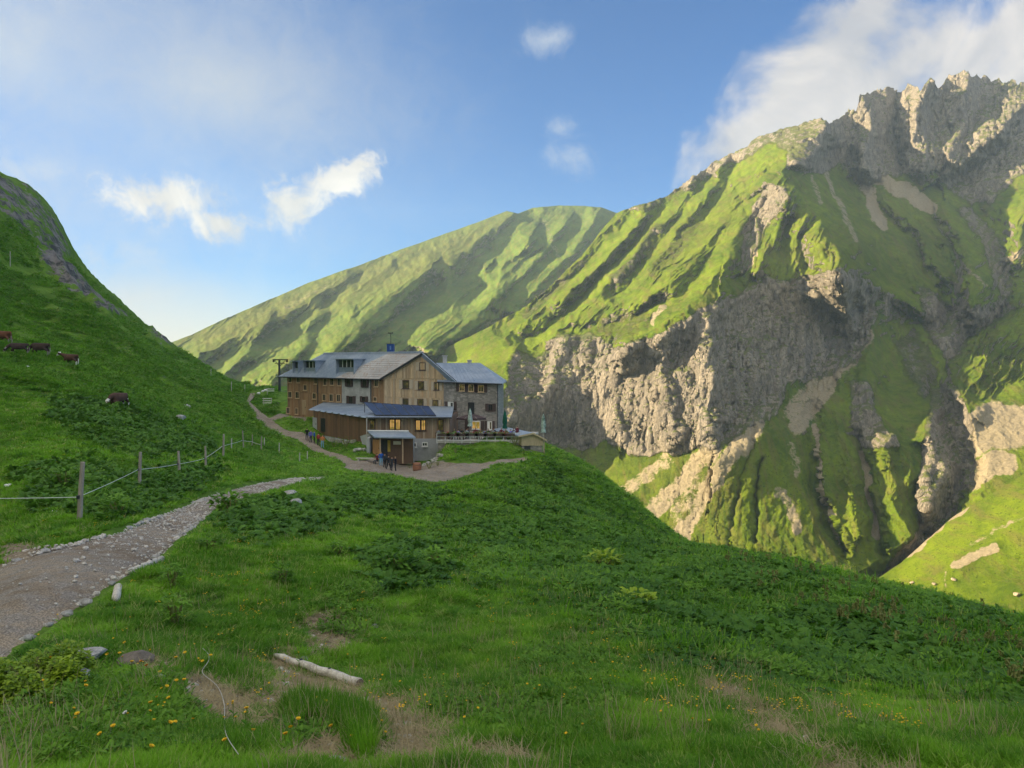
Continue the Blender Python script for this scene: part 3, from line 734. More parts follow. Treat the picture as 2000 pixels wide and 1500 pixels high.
def gravel_mat():
    m, t, out = new_mat('gravel')
    pos = t.node('ShaderNodeNewGeometry').outputs['Position']
    n0 = t.noise(pos, 0.45, 4, 0.6); n1 = t.noise(pos, 3.0, 5, 0.65)
    vo = t.node('ShaderNodeTexVoronoi', {'Vector': pos, 'Scale': 42.0})
    vo2 = t.node('ShaderNodeTexVoronoi', {'Vector': pos, 'Scale': 90.0})
    peb = t.node('ShaderNodeSeparateColor', {0: vo.outputs['Color']}).outputs[0]
    base = t.mix(t.ramp(n0, 0.35, 0.65), (0.30, 0.235, 0.17), (0.50, 0.41, 0.31))
    base = t.mix(t.ramp(n1, 0.4, 0.65), base, (0.38, 0.34, 0.29))
    stone = t.mix(peb, (0.24, 0.21, 0.18), (0.58, 0.53, 0.47))
    c = t.mix(t.math('MULTIPLY', t.ramp(n1, 0.45, 0.62), 0.6), base, stone)
    c = t.mix(t.ramp(vo.outputs['Distance'], 0.32, 0.6), c, t.mix(0.5, c, (0.05, 0.042, 0.035)))
    h = t.math('SUBTRACT', t.math('MULTIPLY', n1, 1.2), t.math('ADD', vo.outputs['Distance'], t.math('MULTIPLY', vo2.outputs['Distance'], 0.5)))
    bn = t.node('ShaderNodeBump', {'Height': h, 'Strength': 0.7, 'Distance': 0.025})
    b = t.node('ShaderNodeBsdfPrincipled', {'Base Color': c, 'Roughness': 0.95, 'Specular IOR Level': 0.15, 'Normal': bn.outputs[0]})
    t.l.new(b.outputs[0], out.inputs[0])
    return m
M_GRAVEL = gravel_mat()
def way_mesh(name, i, n=260, mcols=26, lift=0.0):
    L, R, _ = WAYS[i]
    L = resample(L, n); R = resample(R, n)
    t = np.linspace(0, 1, mcols)[None, :, None]
    # ragged edges
    G = L[:, None] * (1 - t) + R[:, None] * t
    x = G[..., 0].ravel(); y = G[..., 1].ravel()
    e = np.minimum(t[..., 0], 1 - t[..., 0]) * np.ones((n, 1)); e = e.ravel()
    p = np.c_[x, y, 0 * x]
    rg = np.sqrt(x * x + y * y)
    z = base_z(x, y) + 0.25 * detail(x, y) - 0.045 + lift + 0.022 * fbm(p / 0.35, 3) * (rg < 40) - 0.10 * sstep(0.10, 0.0, e) + 0.06 * fbm(p / 1.7 + 3, 2) * sstep(0.1, 0.3, e)
    o = grid_mesh(name, np.c_[x, y, z], mcols, n, None, M_GRAVEL)
    return tag(o, kind='structure')
way_mesh('path', 0, 420, 40)
way_mesh('hillside_path', 1, 200, 12, 0.02)
way_mesh('forecourt', 2, 160, 24, 0.035)
way_mesh('side_path', 3, 60, 8, 0.04)
# ------------------------------------------------------------------ vegetation
def leaf_mat(name, lo, hi, tip=None, trans=0.35, rough=0.6, spec=0.25, scale=0.8):
    m, t, out = new_mat(name)
    pos = t.node('ShaderNodeNewGeometry').outputs['Position']
    rnd = t.node('ShaderNodeObjectInfo').outputs['Random']
    n0 = t.noise(pos, 0.10, 4, 0.6); n1 = t.noise(pos, scale, 4, 0.65)
    f = t.math('ADD', t.math('MULTIPLY', t.ramp(t.math('ADD', t.math('MULTIPLY', n0, 0.35), t.math('MULTIPLY', n1, 0.65)), 0.41, 0.60), 0.6), t.math('MULTIPLY', rnd, 0.4))
    c = t.mix(f, lo, hi)
    if tip:
        k = t.ramp(rnd, 0.80, 0.97)
        c = t.mix(t.math('MULTIPLY', k, 0.7), c, tip)
    b = t.node('ShaderNodeBsdfPrincipled', {'Base Color': c, 'Roughness': rough, 'Specular IOR Level': spec})
    tr = t.node('ShaderNodeBsdfTranslucent', {'Color': t.mix(0.35, c, (0.13, 0.30, 0.02))})
    mx = t.node('ShaderNodeMixShader', {0: trans})
    t.l.new(b.outputs[0], mx.inputs[1]); t.l.new(tr.outputs[0], mx.inputs[2])
    t.l.new(mx.outputs[0], out.inputs[0])
    return m
M_GRASS = leaf_mat('grass_blade', (0.062, 0.200, 0.010), (0.295, 0.580, 0.032), (0.46, 0.46, 0.16), 0.45)
M_GRASSD = leaf_mat('hill_grass_blade', (0.065, 0.190, 0.016), (0.195, 0.420, 0.040), (0.28, 0.32, 0.09), 0.45)
M_DOCK = leaf_mat('dock_leaf', (0.042, 0.125, 0.014), (0.150, 0.320, 0.042), None, 0.35, 0.55, 0.22, 0.5)
M_STALK = simple('seed_stalk', (0.17, 0.19, 0.055), 0.9, 0.35, 20)
M_HERB = leaf_mat('herb_leaf', (0.070, 0.180, 0.015), (0.22, 0.42, 0.045), None, 0.35, 0.55, 0.2, 1.2)
M_BUSH = leaf_mat('bilberry_leaf', (0.20, 0.32, 0.015), (0.42, 0.56, 0.03), None, 0.3, 0.5, 0.3, 3.0)
M_YEL = simple('petal_yellow', (0.85, 0.55, 0.02), 0.6, 0.12, 30)
M_ORA = simple('petal_orange', (0.85, 0.30, 0.03), 0.6, 0.12, 30)
M_WHT = simple('petal_white', (0.75, 0.75, 0.72), 0.6, 0.08, 30)

class MB:
    """collects faces of one mesh object"""
    def __init__(self): self.v = []; self.f = []; self.m = []
    def add(self, vs, fs, mi=0):
        o = len(self.v); self.v += [tuple(map(float, p)) for p in vs]; self.f += [tuple(i + o for i in f) for f in fs]; self.m += [mi] * len(fs)
    def box(self, c, s, rot=None, mi=0):
        hx, hy, hz = s[0] / 2, s[1] / 2, s[2] / 2
        vs = [Vector((x * hx, y * hy, z * hz)) for x, y, z in ((-1, -1, -1), (1, -1, -1), (1, 1, -1), (-1, 1, -1), (-1, -1, 1), (1, -1, 1), (1, 1, 1), (-1, 1, 1))]
        if rot is not None: vs = [rot @ v for v in vs]
        vs = [v + Vector(c) for v in vs]
        self.add(vs, [(0, 3, 2, 1), (4, 5, 6, 7), (0, 1, 5, 4), (1, 2, 6, 5), (2, 3, 7, 6), (3, 0, 4, 7)], mi)
    def tube(self, pts, r, n=6, mi=0, cap=True):
        pts = [Vector(p) for p in pts]
        rs = r if hasattr(r, '__len__') else [r] * len(pts)
        rings = []
        for i, p in enumerate(pts):
            d = (pts[min(i + 1, len(pts) - 1)] - pts[max(i - 1, 0)]).normalized()
            a = d.cross(Vector((0, 0, 1)))
            if a.length < 0.05: a = d.cross(Vector((0, 1, 0)))
            a.normalize(); b = a.cross(d)
            rings.append([p + (a * math.cos(2 * math.pi * k / n) + b * math.sin(2 * math.pi * k / n)) * rs[i] for k in range(n)])
        vs = [v for rg in rings for v in rg]; fs = []
        for i in range(len(pts) - 1):
            for k in range(n):
                fs.append((i * n + k, i * n + (k + 1) % n, (i + 1) * n + (k + 1) % n, (i + 1) * n + k))
        if cap:
            fs.append(tuple(range(n))[::-1]); fs.append(tuple((len(pts) - 1) * n + k for k in range(n)))
        self.add(vs, fs, mi)
    def prism(self, poly, off, mi=0):
        """closed polygon (3-D points) extruded along vector off"""
        n = len(poly); off = Vector(off)
        vs = [Vector(p) for p in poly] + [Vector(p) + off for p in poly]
        fs = [tuple(range(n)), tuple(range(2 * n - 1, n - 1, -1))] + [(i, i + n, (i + 1) % n + n, (i + 1) % n) for i in range(n)]
        self.add(vs, fs, mi)
    def mesh(self, name, mats, smooth=False):
        me = bpy.data.meshes.new(name); me.from_pydata(self.v, [], self.f)
        for m in (mats if isinstance(mats, (list, tuple)) else [mats]): me.materials.append(m)
        me.polygons.foreach_set('material_index', self.m)
        me.polygons.foreach_set('use_smooth', [smooth] * len(self.f))
        me.update()
        return me
    def build(self, name, mats, parent=None, smooth=False, fix=True):
        me = self.mesh(name, mats, smooth)
        if fix:
            bm = bmesh.new(); bm.from_mesh(me); bmesh.ops.recalc_face_normals(bm, faces=bm.faces); bm.to_mesh(me); bm.free()
        o = bpy.data.objects.new(name, me); COL.objects.link(o)
        if parent: o.parent = parent
        return o

def blade(mb, x, y, h, w, ang, lean, curl, mi=0, seg=3):
    d = Vector((math.cos(ang), math.sin(ang), 0)); s = Vector((-d.y, d.x, 0))
    vs = []; p = Vector((x, y, -0.02)); th = lean
    for k in range(seg + 1):
        ww = w * (1 - (k / seg) ** 1.5)
        if k < seg: vs += [p - s * ww / 2, p + s * ww / 2]
        else: vs.append(p.copy())
        p = p + (Vector((0, 0, 1)) * math.cos(th) + d * math.sin(th)) * (h / seg); th += curl
    fs = [(2 * k, 2 * k + 1, 2 * k + 3, 2 * k + 2) for k in range(seg - 1)] + [(2 * seg - 2, 2 * seg - 1, 2 * seg)]
    mb.add(vs, fs, mi)
def leaf(mb, base, ang, L, W, up, droop, mi=0, seg=4):
    """broad ovate leaf with a folded midrib, arching outwards"""
    d = Vector((math.cos(ang), math.sin(ang), 0)); s = Vector((-d.y, d.x, 0)); p = Vector(base); th = up
    vs = []
    for k in range(seg + 1):
        t = k / seg
        w = W * math.sin(math.pi * min(1, 0.12 + 0.88 * t) ** 0.8) * 0.5 + 0.004
        nrm = Vector((0, 0, 1)) * math.cos(th) - d * math.sin(th)
        wave = 0.06 * W * math.sin(9 * t + ang)
        vs += [p - s * w + nrm * (0.22 * w + wave), p.copy(), p + s * w + nrm * (0.22 * w - wave)]
        p = p + (d * math.cos(th) + Vector((0, 0, 1)) * math.sin(th)) * (L / seg); th -= droop
    fs = []
    for k in range(seg):
        a = 3 * k
        fs += [(a, a + 1, a + 4, a + 3), (a + 1, a + 2, a + 5, a + 4)]
    mb.add(vs, fs, mi)

PROTO = {}
def proto_set(name, meshes):
    c = bpy.data.collections.new(name)
    for i, me in enumerate(meshes):
        o = bpy.data.objects.new('%s_source' % name, me); c.objects.link(o)
    PROTO[name] = c
    return c
def mk_tuft(seed, n, spread, hv, wid, lean):
    r = random.Random(seed); mb = MB()
    for _ in range(n):
        a = r.uniform(0, 6.28); q = spread * math.sqrt(r.random()); h = r.uniform(*hv)
        blade(mb, q * math.cos(a), q * math.sin(a), h, wid * r.uniform(0.7, 1.3), a + r.uniform(-1.2, 1.2), r.uniform(0.05, lean), r.uniform(0.1, 0.5))
    return mb
proto_set('tuft', [mk_tuft(i, 22, 0.55, (0.45, 1.25), 0.075, 0.7).mesh('tuft', M_GRASS) for i in range(4)])
proto_set('wide_tuft', [mk_tuft(20 + i, 16, 0.6, (0.45, 1.1), 0.13, 0.8).mesh('wide_tuft', M_GRASS) for i in range(3)])
proto_set('hill_tuft', [mk_tuft(40 + i, 14, 0.9, (0.3, 0.8), 0.22, 0.9).mesh('hill_tuft', M_GRASSD) for i in range(3)])
def mk_dock(seed, stalk):
    r = random.Random(seed); mb = MB()
    for k in range(r.randint(7, 10)):
        a = r.uniform(0, 6.28); q = r.uniform(0.02, 0.16)
        L = r.uniform(0.35, 0.62)
        z0 = r.uniform(0.12, 0.40)
        b = (q * math.cos(a), q * math.sin(a), z0)
        mb.tube([(q * 0.3 * math.cos(a), q * 0.3 * math.sin(a), -0.05), b], 0.012, 3, 0, False)
        leaf(mb, b, a, L, L * r.uniform(0.5, 0.75), r.uniform(0.2, 0.9), r.uniform(0.15, 0.4))
    if stalk:
        for k in range(r.randint(1, 3)):
            x, y = r.uniform(-.15, .15), r.uniform(-.15, .15); h = r.uniform(0.7, 1.15)
            mb.tube([(x, y, 0), (x * 1.3, y * 1.3, h)], [0.012, 0.006], 4, 1)
            for j in range(9):
                z = h * r.uniform(0.55, 1.0); a = r.uniform(0, 6.28); e = 0.07 * (1.35 - z / h)+0.02
                mb.box((x * 1.25 + e * math.cos(a), y * 1.25 + e * math.sin(a), z), (0.05, 0.05, 0.12), Euler((r.uniform(-.5, .5), r.uniform(-.5, .5), a)).to_matrix(), 1)
    return mb
proto_set('dock', [mk_dock(60 + i, False).mesh('dock', [M_DOCK, M_STALK]) for i in range(4)])
proto_set('dock_stalk', [mk_dock(70 + i, True).mesh('dock_stalk', [M_DOCK, M_STALK]) for i in range(3)])
def mk_herb(seed, mat=None, n=26, hh=0.5):
    r = random.Random(seed); mb = MB()
    for k in range(n):
        a = r.uniform(0, 6.28); q = 0.45 * math.sqrt(r.random()); z = hh * r.uniform(0.15, 1) * (1 - 0.6 * (q / 0.45) ** 2)
        leaf(mb, (q * math.cos(a), q * math.sin(a), z), a + r.uniform(-1, 1), r.uniform(0.12, 0.26), r.uniform(0.06, 0.13), r.uniform(-0.1, 0.9), 0.3, 0, 2)
    return mb
proto_set('herb', [mk_herb(80 + i).mesh('herb', M_HERB) for i in range(3)])
def mk_flower(seed, n=1):
    r = random.Random(seed); mb = MB()
    for _ in range(n):
        x, y = r.uniform(-.3, .3), r.uniform(-.3, .3); h = r.uniform(0.7, 1.2)
        mb.tube([(x, y, 0), (x * 1.2, y * 1.2, h)], 0.02, 3, 1, False)
        for k in range(5):
            a = 6.28 * k / 5
            leaf(mb, (x * 1.2, y * 1.2, h), a, 0.13, 0.14, 0.5, -0.2, 0, 2)
    return mb
proto_set('flower', [mk_flower(90 + i, 3).mesh('flower', [M_YEL, M_GRASS]) for i in range(2)])

def scatter(name, coll, pts, scl, tilt=0.15, seed=0):
    r = np.random.default_rng(seed); n = len(pts)
    me = bpy.data.meshes.new(name)
    me.vertices.add(n); me.vertices.foreach_set('co', np.asarray(pts, np.float32).ravel())
    a = me.attributes.new('turn', 'FLOAT_VECTOR', 'POINT'); a.data.foreach_set('vector', np.c_[r.normal(0, tilt, n), r.normal(0, tilt, n), r.uniform(0, 6.28, n)].astype(np.float32).ravel())
    s = np.asarray(scl, np.float32)
    if s.ndim == 1: s = np.c_[s, s, s]
    a = me.attributes.new('grow', 'FLOAT_VECTOR', 'POINT'); a.data.foreach_set('vector', s.astype(np.float32).ravel())
    a = me.attributes.new('pick', 'INT', 'POINT'); a.data.foreach_set('value', r.integers(0, 64, n).astype(np.int32))
    o = bpy.data.objects.new(name, me); COL.objects.link(o)
    g = bpy.data.node_groups.new(name, 'GeometryNodeTree')
    g.interface.new_socket('Geometry', in_out='INPUT', socket_type='NodeSocketGeometry')
    g.interface.new_socket('Geometry', in_out='OUTPUT', socket_type='NodeSocketGeometry')
    N = g.nodes; Lk = g.links
    gi = N.new('NodeGroupInput'); go = N.new('NodeGroupOutput')
    ci = N.new('GeometryNodeCollectionInfo'); ci.inputs['Collection'].default_value = coll
    ci.inputs['Separate Children'].default_value = True; ci.inputs['Reset Children'].default_value = True
    ip = N.new('GeometryNodeInstanceOnPoints'); ip.inputs['Pick Instance'].default_value = True
    def at(nm, ty):
        k = N.new('GeometryNodeInputNamedAttribute'); k.data_type = ty; k.inputs['Name'].default_value = nm
        return k.outputs['Attribute']
    er = N.new('FunctionNodeEulerToRotation'); Lk.new(at('turn', 'FLOAT_VECTOR'), er.inputs[0])
    Lk.new(gi.outputs[0], ip.inputs['Points']); Lk.new(ci.outputs[0], ip.inputs['Instance'])
    Lk.new(at('pick', 'INT'), ip.inputs['Instance Index']); Lk.new(er.outputs[0], ip.inputs['Rotation']); Lk.new(at('grow', 'FLOAT_VECTOR'), ip.inputs['Scale'])
    Lk.new(ip.outputs[0], go.inputs[0])
    md = o.modifiers.new('growth', 'NODES'); md.node_group = g
    o['kind'] = 'stuff'
    return o

def to_pix(x, y, z):
    # used only to ask which traced ground region a plant stands in
    c_, s_ = math.cos(PITCH), math.sin(PITCH)
    f = y * c_ - z * s_; up = y * s_ + z * c_
    f = np.maximum(f, 0.1)
    return 1000 + F * x / f, 750 - F * up / f
DOCK_POLY = [(980, 985), (1060, 900), (1130, 930), (1330, 1062), (1500, 1092), (1700, 1158), (2000, 1250), (2450, 1440), (2400, 1560), (1950, 1400), (1800, 1372), (1650, 1335), (1480, 1312), (1330, 1270), (1200, 1205), (1100, 1155), (1000, 1125), (900, 1085), (860, 1010)]
STALK_POLY = [(1340, 1040), (2000, 1230), (2200, 1300), (2100, 1400), (1800, 1290), (1500, 1170)]
DOCK_SMALL = [[(430, 1025), (470, 1000), (560, 985), (640, 995), (640, 1025), (560, 1048), (450, 1050)], [(715, 1090), (780, 1065), (860, 1085), (860, 1130), (740, 1145)], [(30, 930), (160, 900), (270, 940), (250, 990), (90, 995)],
              [(90, 790), (230, 760), (330, 820), (430, 850), (400, 885), (280, 890), (150, 850)], [(200, 945), (330, 915), (420, 915), (390, 950), (290, 985), (200, 1010)], [(660, 955), (760, 950), (860, 970), (800, 1005), (660, 990)]]
FOOT = []     # building footprints in plan, filled now so that nothing grows through floors
FOOT_PIX = [[(561.6, 125), (751.4, 108), (865.5, 106), (972.8, 104), (985, 116), (600, 150)], [(604, 108), (716, 92), (728, 88), (810, 88), (850, 91.5), (1015, 91.5), (1015, 106), (620, 122)], [(1002, 90), (1062, 90), (1062, 100), (975, 104)]]
for fp in FOOT_PIX: FOOT.append([tuple(P(u_, 800, y_)[:2]) for u_, y_ in fp])

def sample(n, r0, r1, a0=-42, a1=44, seed=0):
    if (a0, a1) == (-42, 44): n = int(n * 1.17)
    r = np.random.default_rng(seed)
    R = np.exp(r.uniform(math.log(r0), math.log(r1), n)); A = np.radians(r.uniform(a0, a1, n))
    x = R * np.sin(A); y = R * np.cos(A)
    keep = in_way(x, y, -0.14) < 0.5
    for fpoly in FOOT: keep &= ~inside(x, y, fpoly)
    x, y, R = x[keep], y[keep], R[keep]
    z = ground_z(x, y)
    U, V = to_pix(x, y, z)
    return x, y, z, R, U, V
def any_poly(U, V, polys):
    m = np.zeros(U.shape, bool)
    for p in polys: m |= inside(U, V, p)
    return m
def wob(U, V, x, y):
    p = np.c_[x, y, 0 * x]
    return U + 30 * fbm(p / 2.5, 2), V + 14 * fbm(p / 2.5 + 50, 2)

# meadow grass, three rings so that clumps stay blade-sized near by and cheap far off
x, y, z, R, U, V = sample(62000, 3.2, 13, seed=1)
U2, V2 = wob(U, V, x, y)
r_ = np.random.default_rng(2)
b_ = bare_mask(x, y); dk = inside(U2, V2, DOCK_POLY)
keep = (r_.random(len(x)) > b_ * 1.15) & ~(dk & (r_.random(len(x)) < 0.12))
lush = fbm(np.c_[x, y, 0 * x] / 1.1 + 9, 3)
hgt = np.clip(0.075 + 0.085 * lush + 0.04 * fbm(np.c_[x, y, 0 * x] / 0.35 + 60, 2) + r_.normal(0, 0.014, len(x)), 0.025, 0.28) * (1 - 0.55 * b_)
tuss = inside(U2, V2, [(575, 1385), (640, 1360), (710, 1375), (745, 1430), (730, 1500), (640, 1450), (580, 1440)]) 
hgt = np.where(tuss, 0.24, hgt)
wd = np.clip(0.055 + 0.010 * R, 0, 0.16)
scatter('grass', PROTO['tuft'], np.c_[x, y, z][keep], np.c_[wd, wd, hgt][keep], 0.18, 3)

x, y, z, R, U, V = sample(70000, 13, 38, seed=4)
U2, V2 = wob(U, V, x, y)
b_ = bare_mask(x, y); dk = inside(U2, V2, DOCK_POLY)
keep = (r_.random(len(x)) > b_ * 1.15) & ~(dk & (r_.random(len(x)) < 0.12))
lush = fbm(np.c_[x, y, 0 * x] / 2.2 + 9, 3)
hgt = np.clip(0.13 + 0.10 * lush, 0.05, 0.34); wd = 0.07 + 0.006 * R
scatter('grass', PROTO['wide_tuft'], np.c_[x, y, z][keep], np.c_[wd, wd, hgt][keep], 0.2, 5)

x, y, z, R, U, V = sample(64000, 38, 135, seed=6)
keep = (V < 1100) & (U > -60) & (U < 1340)
lush = fbm(np.c_[x, y, 0 * x] / 5 + 9, 3)
hgt = np.clip(0.22 + 0.14 * lush, 0.08, 0.5); wd = 0.12 + 0.0048 * R
scatter('grass', PROTO['wide_tuft'], np.c_[x, y, z][keep], np.c_[wd, wd, hgt][keep], 0.2, 7)
x, y, z, R, U, V = sample(46000, 70, 215, -36.5, -17, seed=8)
p = np.c_[x, y, 0 * x]
keep = (fbm(p / [4, 9, 1], 3) > -0.25) & (z < 46) & ~any_poly(U, V, CRAG)
lush = fbm(p / 9 + 9, 3)
hgt = np.clip(0.32 + 0.25 * lush, 0.1, 0.8); wd = 0.26 + 0.0032 * R
scatter('hillside_grass', PROTO['hill_tuft'], np.c_[x, y, z][keep], np.c_[wd, wd, hgt][keep], 0.25, 9)

# broad-leaved dock on the slope, rust seed stalks near its brow
def soft_poly(U, V, x, y, poly, soft):
    U2, V2 = wob(U, V, x, y)
    return poly_mask(U2, V2 * 1.0, poly, soft)
x, y, z, R, U, V = sample(320000, 8, 110, -13, 44, seed=10)
pm = soft_poly(U, V, x, y, DOCK_POLY, 75)
dk = r_.random(len(x)) < pm * np.clip(0.62 + 0.9 * fbm(np.c_[x, y, 0 * x] / 1.8 + 300, 3), 0.08, 1)
st = dk & (r_.random(len(x)) < 0.022 * soft_poly(U, V, x, y, STALK_POLY, 50))
s = r_.uniform(0.12, 0.34, len(x)) * np.clip(0.8 + R / 60, 0.9, 2.0) * (0.5 + 0.5 * pm) * np.clip(1 + 0.5 * fbm(np.c_[x, y, 0 * x] / 3.0 + 410, 2), 0.6, 1.5)
k = dk & ~st
scatter('dock_plants', PROTO['dock'], np.c_[x, y, z][k], s[k], 0.2, 11)
scatter('dock_plants', PROTO['dock_stalk'], np.c_[x, y, z][st], s[st] * 1.5, 0.14, 12)
x, y, z, R, U, V = sample(170000, 12, 110, -36.5, 3, seed=13)
pm = np.zeros(len(x))
for pl in DOCK_SMALL: pm = np.maximum(pm, soft_poly(U, V, x, y, pl, 22))
k = r_.random(len(x)) < 0.6 * pm * np.clip(0.6 + 0.9 * fbm(np.c_[x, y, 0 * x] / 2.2 + 200, 2), 0.05, 1)
s = r_.uniform(0.17, 0.36, len(x)) * np.clip(0.8 + R / 60, 0.9, 2.0)
scatter('dock_plants', PROTO['dock'], np.c_[x, y, z][k], s[k], 0.2, 14)
k = (r_.random(len(x)) < 0.0)
x, y, z, R, U, V = sample(60000, 9, 100, -13, 44, seed=31)
pm = soft_poly(U, V, x, y, DOCK_POLY, 60)
gap = fbm(np.c_[x, y, 0 * x] / 1.3 + 500, 3)
k = (r_.random(len(x)) < pm * np.clip(0.08 + 0.8 * gap, 0, 1))
hh = (0.20 + 0.14 * r_.random(len(x))) * np.clip(0.8 + R / 70, 0.8, 1.6)
scatter('tall_grass', PROTO['wide_tuft'], np.c_[x, y, z][k], np.c_[hh * .7, hh * .7, hh * 1.25][k], 0.2, 32)
k = (r_.random(len(x)) < pm * np.clip(0.10 - 0.6 * gap, 0, 0.5))
scatter('herbs', PROTO['herb'], np.c_[x, y, z][k], (hh * 1.5)[k], 0.2, 33)
# mixed herbs in clumps
x, y, z, R, U, V = sample(36000, 5, 110, seed=15)
n_ = fbm(np.c_[x, y, 0 * x] / np.c_[0.5 * R ** 0.7, 0.5 * R ** 0.7, 1 + 0 * R] + 70, 3)
k = (n_ > 0.30) & (V < 1480)
bl = inside(U, V, [(0, 1330), (330, 1330), (470, 1500), (0, 1510)])
k |= bl & (r_.random(len(x)) < 0.8)
s = (0.14 + 0.011 * R) * r_.uniform(0.6, 1.3, len(x))
scatter('herbs', PROTO['herb'], np.c_[x, y, z][k], s[k], 0.2, 16)
# small yellow flowers too many to count
x, y, z, R, U, V = sample(9000, 6, 70, seed=17)
n_ = fbm(np.c_[x, y, 0 * x] / np.c_[0.4 * R ** 0.8, 0.4 * R ** 0.8, 1 + 0 * R] + 170, 3)
k = (r_.random(len(x)) < np.clip(0.05 + 0.6 * (n_ - 0.1), 0.02, 0.35)) | (r_.random(len(x)) < 0.35) & any_poly(U, V, [[(420, 880), (560, 880), (640, 920), (560, 935), (400, 950)], [(150, 980), (280, 960), (250, 1040), (180, 1050)]])
s = 0.070 + 0.0018 * R
scatter('small_yellow_flowers', PROTO['flower'], np.c_[x, y, z][k], s[k], 0.1, 18)

# dead straw on the trampled earth, tall dry stems in the sward
M_STRAW = leaf_mat('straw', (0.34, 0.27, 0.15), (0.52, 0.44, 0.27), None, 0.2, 0.8, 0.1, 4.0)
def mk_straw(seed):
    r = random.Random(seed); mb = MB()
    for _ in range(12):
        a = r.uniform(0, 6.28); q = .5 * math.sqrt(r.random())
        blade(mb, q * math.cos(a), q * math.sin(a), r.uniform(.5, 1.2), .035, r.uniform(0, 6.28), r.uniform(1.0, 1.45), .08)
    return mb
proto_set('straw', [mk_straw(i).mesh('straw', M_STRAW) for i in range(3)])
proto_set('dry_stem', [mk_tuft(120 + i, 5, 0.8, (0.7, 1.3), 0.03, 0.4).mesh('dry_stem', M_STRAW) for i in range(3)])
x, y, z, R, U, V = sample(40000, 3.4, 14, seed=24); b_ = bare_mask(x, y)
k = (b_ > 0.15) & (r_.random(len(x)) < 0.75)
scatter('straw', PROTO['straw'], np.c_[x, y, z + .01][k], r_.uniform(.07, .16, k.sum()), .25, 25)
x, y, z, R, U, V = sample(5000, 3.4, 30, seed=26)
dry = fbm(np.c_[x, y, 0 * x] / 1.3 + 90, 3)
k = (dry > 0.05)
hh = r_.uniform(.16, .34, len(x))
scatter('dry_stems', PROTO['dry_stem'], np.c_[x, y, z][k], np.c_[hh * .6, hh * .6, hh][k], .15, 27)
# ------------------------------------------------------------------ the mountain hut
def board_mat(name, cols, rough=0.85):
    m, t, out = new_mat(name)
    geo = t.node('ShaderNodeNewGeometry'); rnd = geo.outputs['Random Per Island']
    pos = t.node('ShaderNodeTexCoord').outputs['Object']
    g = t.noise(t.node('ShaderNodeMapping', {'Vector': pos, 'Scale': (9, 9, 0.8)}).outputs[0], 2.0, 4, 0.6)
    cr = t.node('ShaderNodeValToRGB', {0: rnd})
    el = cr.color_ramp.elements
    el[0].color = cols[0] + (1,); el[1].color = cols[-1] + (1,)
    for i, c_ in enumerate(cols[1:-1]):
        e = el.new((i + 1) / (len(cols) - 1)); e.color = c_ + (1,)
    c = t.mix(t.ramp(g, 0.3, 0.7), t.mix(0.35, cr.outputs[0], (0.07, 0.05, 0.04)), cr.outputs[0])
    b = t.node('ShaderNodeBsdfPrincipled', {'Base Color': c, 'Roughness': rough, 'Specular IOR Level': 0.2})
    t.l.new(b.outputs[0], out.inputs[0])
    return m
M_BTAN = board_mat('weathered_boards', [(0.562, 0.404, 0.232), (0.733, 0.553, 0.341), (0.437, 0.314, 0.191), (0.750, 0.613, 0.410), (0.624, 0.404, 0.218), (0.515, 0.434, 0.314)])
M_BBRN = board_mat('brown_boards', [(0.325, 0.195, 0.111), (0.416, 0.260, 0.143), (0.260, 0.182, 0.117), (0.390, 0.221, 0.117), (0.468, 0.312, 0.182)])
M_BDRK = board_mat('dark_boards', [(0.182, 0.111, 0.072), (0.247, 0.156, 0.098), (0.143, 0.098, 0.065), (0.299, 0.169, 0.098)])
M_BANX = board_mat('annex_boards', [(0.50, 0.37, 0.24), (0.27, 0.17, 0.11), (0.60, 0.48, 0.34), (0.20, 0.13, 0.09), (0.52, 0.36, 0.21), (0.42, 0.33, 0.25)])
M_BPALE = board_mat('pale_boards', [(0.55, 0.45, 0.28), (0.62, 0.52, 0.34), (0.48, 0.38, 0.23)])
M_SHUT = simple('pale_shutter', (0.48, 0.40, 0.29), 0.8, 0.12, 6)
M_DSHUT = simple('dark_shutter', (0.085, 0.062, 0.055), 0.8, 0.2, 6)
M_FRAME = simple('window_frame_wood', (0.55, 0.40, 0.25), 0.7, 0.12, 6)
M_WFRAME = simple('window_frame_white', (0.72, 0.72, 0.68), 0.6, 0.06, 6)
M_GLASS = simple('window_glass', (0.035, 0.040, 0.035), 0.06, 0.1, 1, 0, 0.6)
M_CURT = simple('curtain', (0.75, 0.73, 0.66), 0.9, 0.08, 8)
M_CONC = simple('concrete', (0.40, 0.41, 0.42), 0.9, 0.16, 0.8, bump=0.2)
M_TIMBER = simple('timber', (0.44, 0.32, 0.20), 0.8, 0.2, 4, stretch=(1, 1, 0.2))
M_GREYWOOD = simple('grey_timber', (0.50, 0.47, 0.42), 0.85, 0.18, 4, bump=0.3)
M_DARKM = simple('dark_metal', (0.06, 0.065, 0.07), 0.5, 0.15, 4, 0.6)
M_ORWOOD = simple('orange_timber_door', (0.55, 0.30, 0.12), 0.7, 0.15, 3, stretch=(3, 3, 0.4))
def warm_glass():  # warm emission paints the reflection of a sunlit ridge into the panes
    m, t, out = new_mat('warm_reflection_glass')
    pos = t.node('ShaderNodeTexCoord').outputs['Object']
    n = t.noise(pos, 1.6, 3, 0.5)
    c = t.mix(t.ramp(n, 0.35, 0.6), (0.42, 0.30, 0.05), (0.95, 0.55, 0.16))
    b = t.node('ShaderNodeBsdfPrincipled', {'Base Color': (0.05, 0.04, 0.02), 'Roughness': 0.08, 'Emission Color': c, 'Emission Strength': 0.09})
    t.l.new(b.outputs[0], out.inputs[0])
    return m
